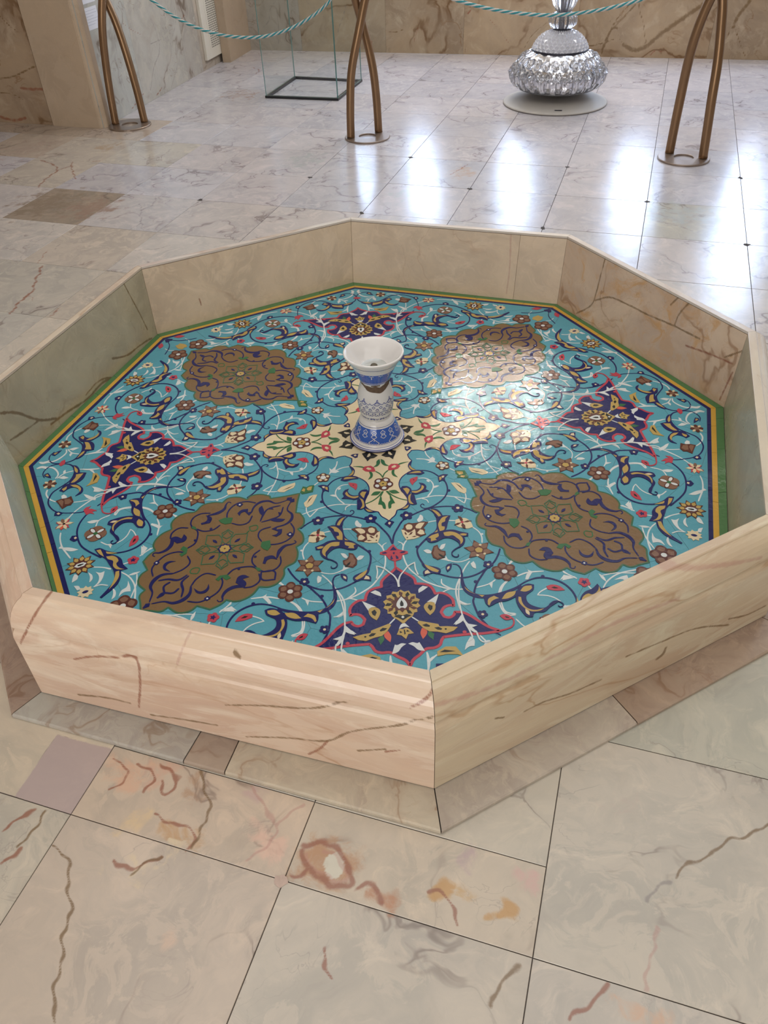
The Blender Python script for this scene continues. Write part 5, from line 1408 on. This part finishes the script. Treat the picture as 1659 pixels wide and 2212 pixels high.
mesh('base_disc', *lathe_geo([(0.0, 0.0006), (0.352, 0.0006), (0.363, 0.004), (0.365, 0.010), (0.358, 0.015), (0.30, 0.028), (0.22, 0.042), (0.15, 0.05), (0.10, 0.054), (0.0, 0.055)], 72), M_STONE, lamp, smooth=True)
mesh('stem', *lathe_geo([(0.07, 0.05), (0.075, 0.09), (0.12, 0.098)], 32), M_DARK, lamp)
bm = bmesh.new(); dirc = (CAMP - Vector((1.635, 3.922, 0))); dirc.z = 0; dirc.normalize(); per = Vector((-dirc.y, dirc.x, 0))
for q, (rr, sd, zz) in enumerate(((0.318, -0.03, 0.0265), )):
    p = dirc * rr - per * sd; box_bm(bm, (p.x, p.y, zz), 0.05, 0.012, 0.002, Matrix.Rotation(math.atan2(per.y, per.x), 3, 'Z'))
from_bm('black_label', bm, M_DARK, lamp)
mesh('core_reflector', *lathe_geo([(0.0, 0.100), (0.22, 0.103), (0.262, 0.115), (0.290, 0.15), (0.300, 0.20), (0.280, 0.245), (0.235, 0.295), (0.19, 0.330)], 48), M_SILV, lamp, smooth=False)  # unseen reflector added inside the body to make the crystals sparkle
mesh('bottom_plate', *lathe_geo([(0.0, 0.095), (0.245, 0.095), (0.272, 0.103), (0.272, 0.112), (0.245, 0.115)], 64), M_CRYS, lamp)
def gem(name, c, a, w, h, d, tilt, fac=8, mat=None):
    """faceted lens facing outwards"""
    vs = []; rings = ((1.0, 0.0), (0.86, 0.55), (0.52, 0.9), (0.0, 1.0))
    R = Matrix.Rotation(a, 3, 'Z') @ Matrix.Rotation(tilt, 3, 'Y')
    for f, dep in rings[:-1]:
        for k in range(fac):
            t = 2 * math.pi * (k + 0.5) / fac; vs.append(Vector(c) + R @ Vector((dep * d, math.cos(t) * w * f, math.sin(t) * h * f)))
    vs.append(Vector(c) + R @ Vector((d * 0.82, 0, 0))); fs = [tuple(range(fac))[::-1]]
    for i in range(2):
        for k in range(fac): fs.append((i * fac + k, i * fac + (k + 1) % fac, (i + 1) * fac + (k + 1) % fac, (i + 1) * fac + k))
    for k in range(fac): fs.append((2 * fac + k, 2 * fac + (k + 1) % fac, 3 * fac))
    return mesh(name, vs, fs, mat or M_CRYS, lamp)
NP = 26
for i in range(NP):
    a = 2 * math.pi * i / NP; c, s = math.cos(a), math.sin(a)
    gem('oval_crystal', (0.252 * c, 0.252 * s, 0.272), a, 0.030, 0.042, 0.030, -0.72)
    a2 = a + math.pi / NP; c2, s2 = math.cos(a2), math.sin(a2)
    gem('drop_crystal', (0.288 * c2, 0.288 * s2, 0.215), a2, 0.030, 0.036, 0.036, -0.25, 6)
    # lower upright prism
    vs = []; R = Matrix.Rotation(a, 3, 'Z')
    for z, r0, r1, hw in ((0.118, 0.262, 0.295, 0.024), (0.150, 0.282, 0.322, 0.029), (0.205, 0.296, 0.336, 0.030), (0.222, 0.290, 0.318, 0.022)):
        for x, y in ((r0, -hw), (r1, -hw * 0.62), (r1 + 0.008, 0), (r1, hw * 0.62), (r0, hw)): vs.append(R @ Vector((x, y, z)))
    fs = [tuple(range(5))[::-1], tuple(range(15, 20))] + [(q * 5 + k, q * 5 + (k + 1) % 5, (q + 1) * 5 + (k + 1) % 5, (q + 1) * 5 + k) for q in range(3) for k in range(5)]
    mesh('crystal_prism', vs, fs, M_CRYS, lamp)
mesh('dark_ring', *lathe_geo([(0.183, 0.327), (0.193, 0.330), (0.193, 0.337), (0.183, 0.340)], 64), M_DARK, lamp, smooth=True)
# dome with diamond cuts
prof = [(0.186, 0.336), (0.180, 0.352), (0.170, 0.370), (0.157, 0.388), (0.140, 0.405), (0.119, 0.420), (0.094, 0.432), (0.066, 0.440), (0.050, 0.443)]
n = 30; vs, fs = [], []
for i, (r, z) in enumerate(prof):
    for k in range(n): a = 2 * math.pi * (k + 0.5 * (i % 2)) / n; vs.append((r * math.cos(a), r * math.sin(a), z))
for i in range(len(prof) - 1):
    for k in range(n):
        a, b, c, d = i * n + k, i * n + (k + 1) % n, (i + 1) * n + k, (i + 1) * n + (k + 1) % n
        fs += [(a, b, c), (b, d, c)] if i % 2 == 0 else [(a, b, d), (a, d, c)]
bmx = bmesh.new(); vv = [bmx.verts.new(v) for v in vs]; [bmx.faces.new([vv[i] for i in f]) for f in fs]
bmesh.ops.recalc_face_normals(bmx, faces=bmx.faces)
if max(bmx.faces, key=lambda f: f.calc_center_median().length).normal.dot(max(bmx.faces, key=lambda f: f.calc_center_median().length).calc_center_median()) < 0: bmesh.ops.reverse_faces(bmx, faces=bmx.faces)
bmesh.ops.poke(bmx, faces=bmx.faces, offset=0.011)
from_bm('cut_dome', bmx, crystal('cut_crystal_dome', (0.92, 0.93, 1.0), 0.35), lamp)
mesh('dome_reflector', *lathe_geo([(r * 0.88, z - 0.01) for r, z in prof], 32), plain('bright_silver', (0.85, 0.86, 0.92), 0.3, 1.0), lamp)  # bright reflector added under the dome to lighten it
mesh('neck_ring', *lathe_geo([(0.048, 0.440), (0.058, 0.446), (0.060, 0.452), (0.050, 0.458)], 40), M_DARK, lamp, smooth=True)
def fluted(name, prof, n, depth, m): 
    k = n * m; vs = []
    for r, z in prof: vs += [(r * (1 - depth * (0.5 - 0.5 * math.cos(n * t))) * math.cos(t), r * (1 - depth * (0.5 - 0.5 * math.cos(n * t))) * math.sin(t), z) for t in [2 * math.pi * q / k for q in range(k)]]
    fs = [(i * k + q, i * k + (q + 1) % k, (i + 1) * k + (q + 1) % k, (i + 1) * k + q) for i in range(len(prof) - 1) for q in range(k)]
    return mesh(name, vs, fs, M_CRYS, lamp, smooth=True)
fluted('fluted_ball', [(0.050, 0.456), (0.075, 0.462), (0.092, 0.480), (0.097, 0.502), (0.092, 0.524), (0.075, 0.542), (0.048, 0.550)], 16, 0.10, 6)
fluted('fluted_vase', [(0.048, 0.552), (0.060, 0.566), (0.074, 0.585), (0.086, 0.615), (0.094, 0.650), (0.090, 0.700), (0.070, 0.760), (0.055, 0.800)], 16, 0.12, 6)
mesh('metal_rod', *tube_geo([(0, 0, 0.44), (0, 0, 0.8)], 0.024, 16), plain('grey_rod', (0.12, 0.12, 0.14), 0.35, 0.7), lamp, smooth=True)
fluted('upper_vase', [(0.055, 0.802), (0.080, 0.830), (0.12, 0.90), (0.15, 0.98), (0.11, 1.06), (0.06, 1.12)], 16, 0.10, 6)

# ------------------------------------------------------------------ glass display case
def clear(name):
    t = NT(name); t.t.nodes.remove(t.b); out = [n for n in t.t.nodes if n.type == 'OUTPUT_MATERIAL'][0]
    tr = t.n('ShaderNodeBsdfTransparent'); tr.inputs[0].default_value = (0.985, 0.995, 0.99, 1); gl = t.n('ShaderNodeBsdfGlossy'); gl.inputs['Roughness'].default_value = 0.01
    lw_ = t.n('ShaderNodeLayerWeight'); lw_.inputs[0].default_value = 0.25; fr = t.math('MULTIPLY_ADD', t.math('POWER', lw_.outputs['Facing'], 3.0), 0.35, 0.03); mx = t.n('ShaderNodeMixShader'); t.l(fr, mx.inputs[0]); t.l(tr.outputs[0], mx.inputs[1]); t.l(gl.outputs[0], mx.inputs[2]); t.l(mx.outputs[0], out.inputs[0])
    return t.m
M_CLEAR = clear('clear_glass'); M_EDGE = plain('green_glass_edge', (0.10, 0.24, 0.23), 0.1, 0.0, **{'Transmission Weight': 0.3}); M_BLACK = plain('black_enamel', (0.012, 0.012, 0.014), 0.3)
cc = [Vector((-0.434, 4.5425, 0)), Vector((0.111, 4.328, 0)), Vector((0.3345, 4.885, 0)), Vector((-0.205, 5.1355, 0))]
ctr = sum(cc, Vector()) / 4
case = tag(empty('glass_case', (ctr.x, ctr.y, 0)), 'empty square clear glass display case on a thin black base frame', 'display case')
for i in range(4):
    a, b = cc[i] - ctr, cc[(i + 1) % 4] - ctr; d = (b - a).normalized(); nin = Vector((-d.y, d.x, 0)); w = 0.026
    vs = [(*(p)[:2], z) for z in (0.0006, 0.016) for p in (a, b, b + nin * w - d * w, a + nin * w + d * w)]
    mesh('base_frame_bar', vs, [(3, 2, 1, 0), (4, 5, 6, 7), (0, 1, 5, 4), (1, 2, 6, 5), (2, 3, 7, 6), (3, 0, 4, 7)], M_BLACK, case)
    e = 0.004; th = 0.007; a2, b2 = a + nin * 0.003 + d * (e + 0.006), b + nin * 0.003 - d * (e + 0.006)
    vs = [(*(p)[:2], z) for z in (0.0165, 0.86) for p in (a2, b2, b2 + nin * th, a2 + nin * th)]
    o = mesh('glass_pane', vs, [(3, 2, 1, 0), (4, 5, 6, 7), (0, 1, 5, 4), (1, 2, 6, 5), (2, 3, 7, 6), (3, 0, 4, 7)], [M_CLEAR, M_EDGE], case)
    o.data.polygons.foreach_set('material_index', [1, 1, 0, 1, 0, 1])
vs = [(*(c - ctr)[:2], z) for z in (0.8605, 0.868) for c in cc]
mesh('glass_lid', vs, [(3, 2, 1, 0), (4, 5, 6, 7), (0, 1, 5, 4), (1, 2, 6, 5), (2, 3, 7, 6), (3, 0, 4, 7)], M_CLEAR, case)

# ------------------------------------------------------------------ walls
def slab(name, p, q, z0, z1, th, mat, parent, col=(1, 1, 1), inward=None, gap=0.0006, bev=0.0008, lift=0.0):
    """stone panel standing on the line p-q, its face on that line"""
    p, q = Vector(p), Vector(q); d = (q - p).normalized(); L = (q - p).length; n = inward
    c = (p + q) / 2 + n * (lift - th / 2); ang = math.atan2(d.y, d.x)
    bm = bmesh.new(); box_bm(bm, (c.x, c.y, (z0 + z1) / 2), L - 2 * gap, th, z1 - z0 - gap, Matrix.Rotation(ang, 3, 'Z'), bev)
    o = from_bm(name, bm, mat, parent); o.color = (*col, 1); return o
def panel(p, q, z0, z1, mat, parent, col, inward, kind, step=0.016, th=0.02, gap=0.0006):
    """stone wall panel whose face carries drawn veins"""
    p, q = Vector(p), Vector(q); d = (q - p).normalized(); L = (q - p).length - 2 * gap; p = p + d * gap; z1 -= gap; nx, nz = max(2, int(L / step)), max(2, int(min(z1 - z0, 0.8) / step)); zt = min(z1, z0 + 0.8)
    zs_ = [z0 + (zt - z0) * j / nz for j in range(nz + 1)] + ([z1] if z1 > zt + 0.01 else []); W = nx + 1; H = len(zs_)
    vs = [tuple(p + d * (L * i / nx)) [:2] + (z,) for z in zs_ for i in range(W)]; fs = [(j * W + i, j * W + i + 1, (j + 1) * W + i + 1, (j + 1) * W + i) for j in range(H - 1) for i in range(nx)]
    k = len(vs); bk = [p - inward * th, p + d * L - inward * th]; vs += [(b.x, b.y, z) for z in (z0, z1) for b in bk]
    fs += [tuple(range(nx, -1, -1)) + (k, k + 1), tuple(range((H - 1) * W, H * W)) + (k + 3, k + 2), tuple(j * W for j in range(H)) + (k + 2, k), tuple(j * W + nx for j in range(H - 1, -1, -1)) + (k + 1, k + 3), (k, k + 2, k + 3, k + 1)]
    o = mesh('wall_panel', vs, fs, mat, parent); o.color = (*col, 1); paint(o, kind, np.array(inward)); return o
wb = struct(empty('wall_back'))
Z0 = 0.0005
def bw(s): return BW0 + BWD * s
cuts = [-0.35, 0.52, 1.32, 2.02, 2.98, 4.05, 5.1, 6.3]
pcol = [(0.74, 0.73, 0.70), (0.90, 0.92, 0.90), (0.93, 0.90, 0.84), (1.0, 0.94, 0.84), (0.97, 0.90, 0.80), (0.90, 0.84, 0.76), (0.95, 0.9, 0.85)]
for i, (a, b) in enumerate(zip(cuts, cuts[1:])): panel(bw(a), bw(b), Z0, 0.79, M_WALLG if i == 0 else M_WALLW, wb, pcol[i], BWN, 'wallb')
slab('masonry', bw(-0.4), bw(6.5), Z0, 0.78, 0.25, M_PLASTER, wb, inward=BWN, lift=-0.021)
edges = [-0.4]
for k, (s, w, z0, z1, pw) in enumerate(WINS):
    slab('masonry', bw(edges[-1]), bw(s - w / 2), 0.78, 3.0, 0.25, M_PLASTER, wb, inward=BWN, gap=0.0, bev=0.0); edges.append(s + w / 2)
slab('masonry', bw(edges[-1]), bw(6.5), 0.78, 3.0, 0.25, M_PLASTER, wb, inward=BWN, gap=0.0, bev=0.0)
slab('masonry', bw(-0.4), bw(6.5), 3.0, CEIL, 0.25, M_PLASTER, wb, inward=BWN)
for k, (s, w, z0, z1, pw) in enumerate(WINS):
    if z1 < 3.0: slab('masonry', bw(s - w / 2), bw(s + w / 2), z1, 3.0, 0.25, M_PLASTER, wb, inward=BWN, gap=0.0, bev=0.0)
    if z0 > 0.80: slab('masonry', bw(s - w / 2), bw(s + w / 2), 0.78, z0, 0.25, M_PLASTER, wb, inward=BWN, gap=0.0, bev=0.0)
    wn = struct(empty('window_%d' % (k + 1), bw(s)))
    t = 0.018
    for nm, (x0, x1, y0, y1) in dict(frame_bottom=(-w / 2, w / 2, z0, z0 + t), frame_top=(-w / 2, w / 2, z1 - t, z1), frame_side=(-w / 2, -w / 2 + t, z0 + t, z1 - t), frame_side_=(w / 2 - t, w / 2, z0 + t, z1 - t)).items():
        bm = bmesh.new(); c = BWD * ((x0 + x1) / 2) - BWN * 0.04; box_bm(bm, (c.x, c.y, (y0 + y1) / 2), x1 - x0, 0.05, y1 - y0, Matrix.Rotation(math.atan2(BWD.y, BWD.x), 3, 'Z')); from_bm(nm.strip('_'), bm, M_WHITE, wn)
# left wall: runs from the pillar to the back corner
wl = struct(empty('wall_left')); WA, WB_ = Vector((-1.545, 3.977, 0)), Vector((-0.790, 6.10, 0)); WD = (WB_ - WA).normalized(); WN = Vector((WD.y, -WD.x, 0))
def lw(s): return WA + WD * s
for a, b, c in ((0.0, 0.62, (0.92, 0.98, 1.0)), (0.62, 1.40, (0.95, 0.96, 0.94)), (1.40, 1.70, (0.88, 0.87, 0.85)), (1.70, 2.32, (0.90, 0.84, 0.78))): panel(lw(a), lw(b), Z0, 2.2, M_WALLG, wl, c, WN, 'walll', 0.012)
slab('masonry', lw(0.09), lw(2.4), Z0, CEIL, 0.2, M_PLASTER, wl, inward=WN, lift=-0.021); slab('masonry', lw(0.0), lw(2.32), 2.2, CEIL, 0.02, M_PLASTER, wl, inward=WN)
# pilaster in the far left corner
def prism(name, pts, z0, z1, mat, parent, col=(1, 1, 1)):
    n = len(pts); vs = [(x, y, z) for z in (z0, z1) for x, y in pts]; bm = bmesh.new(); vv = [bm.verts.new(v) for v in vs]
    bm.faces.new(vv[:n][::-1]); bm.faces.new(vv[n:])
    for i in range(n): bm.faces.new((vv[i], vv[(i + 1) % n], vv[n + (i + 1) % n], vv[n + i]))
    bmesh.ops.bevel(bm, geom=[e for e in bm.edges if abs(e.verts[0].co.z - e.verts[1].co.z) > 0.1], offset=0.004, segments=2, affect='EDGES')
    o = from_bm(name, bm, mat, parent); o.color = (*col, 1); return o
p2 = struct(prism('trim_1', [(-0.83, 5.905), (-0.758, 5.879), (-0.585, 6.395), (-0.66, 6.42)], Z0, CEIL, M_PILLAR, None, (0.88, 0.86, 0.84)))
# broad pillar and the wall left of it
p1 = struct(prism('trim_2', [(-1.925, 4.121), (-1.568, 3.9725), (-1.520, 3.990), (-1.50, 4.05), (-1.62, 4.4), (-1.85, 4.32)], Z0, CEIL, M_PILLAR, None, (1.02, 1.0, 0.98)))
ws = struct(empty('wall_side')); SA, SB = Vector((-1.93, 4.143, 0)), Vector((-4.6, 5.27, 0)); SN = Vector((-0.388, -0.9217, 0))
d = (SA - SB).normalized(); sc = [0.0, 0.46, 1.2, 2.0, 2.85]
for i, (a, b) in enumerate(zip(sc, sc[1:])): panel(SA - d * b, SA - d * a, Z0, 2.2, M_WALLW, ws, [(0.93, 0.86, 0.80), (0.85, 0.78, 0.72), (0.9, 0.85, 0.8), (0.9, 0.85, 0.8)][i], SN, 'walls', 0.012)
slab('masonry', SA - d * 2.9, SA, 2.2, CEIL, 0.02, M_PLASTER, ws, inward=SN); slab('masonry', SA - d * 2.9, SA, Z0, CEIL, 0.2, M_PLASTER, ws, inward=SN, lift=-0.021)
# the rest of the hall
def wall_uv(name, a0, b0, a1, b1, inward, parent=None):
    w = struct(empty(name)); p, q = UV(a0, b0), UV(a1, b1)
    slab('wall_panel', p, q, Z0, 2.2, 0.02, M_WALLW, w, inward=inward); slab('masonry', p, q, 2.2, CEIL, 0.02, M_PLASTER, w, inward=inward); slab('masonry', p, q, Z0, CEIL, 0.2, M_PLASTER, w, inward=inward, lift=-0.021)
wall_uv('wall_right', 5.35, -5.1, 5.35, 5.9, -U);  wall_uv('wall_far_left', -5.0, -5.1, -5.0, 3.4, U)
wf = struct(empty('wall_front'))
for a0, a1, z0, z1 in ((-5.0, -1.75, Z0, CEIL), (1.35, 5.3, Z0, CEIL), (-1.75, 1.35, 2.15, CEIL), (-1.75, 1.35, Z0, 0.16)): slab('wall_panel', UV(a0, -5.12), UV(a1, -5.12), z0, z1, 0.2, M_WALLW if z1 > 3 and z0 < 1 else M_PLASTER, wf, inward=V)
dr = struct(empty('door_1', UV(-0.2, -5.12)))
for a0, a1, z0, z1, nm in ((-1.74, -1.68, 0.17, 2.14, 'door_jamb'), (1.28, 1.34, 0.17, 2.14, 'door_jamb'), (-1.68, 1.28, 2.09, 2.14, 'door_head'), (-1.68, 1.28, 0.162, 0.20, 'door_sill')):
    o_ = slab(nm, UV(a0, -5.14), UV(a1, -5.14), z0, z1, 0.05, M_WHITE, dr, inward=V); o_.location = -UV(-0.2, -5.12)
bm = bmesh.new(); box_bm(bm, UV(0.2, 0.6, CEIL + 0.06), 11.0, 12.4, 0.1, Matrix.Rotation(TH, 3, 'Z')); struct(from_bm('ceiling', bm, M_PLASTER))

# ------------------------------------------------------------------ vent grille on the left wall
vg = tag(empty('vent_grille', lw(1.76)), 'white perforated metal vent cover fixed low on the marble wall', 'vent')
def on_wall(s, z, out): return WD * (s - 1.76) + WN * out + Vector((0, 0, z))
RW = Matrix.Rotation(math.atan2(WD.y, WD.x), 3, 'Z')
M_VENT = varied('cream_enamel', (0.66, 0.62, 0.54), 0.5, 0.04)
bm = bmesh.new(); c = on_wall(2.005, 0.49, 0.0135); box_bm(bm, c, 0.49, 0.025, 0.84, RW, 0.003); from_bm('frame', bm, M_VENT, vg)
bm = bmesh.new(); c = on_wall(2.005, 0.505, 0.0265); box_bm(bm, c, 0.31, 0.002, 0.74, RW, 0.0005); from_bm('perforated_sheet', bm, M_VENT, vg)
vs, fs = [], []
for j in range(46):
    for i in range(13):
        s = 1.888 + i * 0.0195; z = 0.150 + j * 0.0158
        if (i + j) % 2 and False: continue
        k = len(vs); vs += [on_wall(s - .0052, z - .0046, .0278), on_wall(s + .0052, z - .0046, .0278), on_wall(s + .0052, z + .0046, .0278), on_wall(s - .0052, z + .0046, .0278)]; fs.append((k, k + 1, k + 2, k + 3))
o = mesh('vent_hole', vs, fs, plain('dark_hole', (0.02, 0.018, 0.015), 0.9), vg); o['kind'] = 'stuff'
# two paper notices
M_PAPER = plain('paper', (0.66, 0.67, 0.72), 0.7); M_INK = plain('pencil_grey', (0.42, 0.43, 0.50), 0.8)
for (s0, s1, z0, z1, lab) in ((0.10, 0.255, 0.566, 0.690, 'lower of the two white paper notices taped to the marble wall'), (0.10, 0.26, 0.712, 0.840, 'upper of the two white paper notices taped to the marble wall')):
    root = tag(empty('paper_notice', lw(s0)), lab, 'paper')
    f = lambda s, z, out: WD * (s - s0) + WN * out + Vector((0, 0, z))
    bm = bmesh.new(); box_bm(bm, f((s0 + s1) / 2, (z0 + z1) / 2, 0.0012), s1 - s0, 0.0008, z1 - z0, RW); from_bm('sheet', bm, M_PAPER, root)
    vs, fs = [], []
    for q in range(6):
        z = z1 - 0.018 - q * (z1 - z0 - 0.03) / 6; x1 = s1 - 0.012 - (0.04 if q in (2, 5) else 0); k = len(vs)
        vs += [f(s0 + 0.012, z - .0012, .0019), f(x1, z - .0012, .0019), f(x1, z + .0012, .0019), f(s0 + 0.012, z + .0012, .0019)]; fs.append((k, k + 1, k + 2, k + 3))
    o = mesh('faint_text_line', vs, fs, M_INK, root)
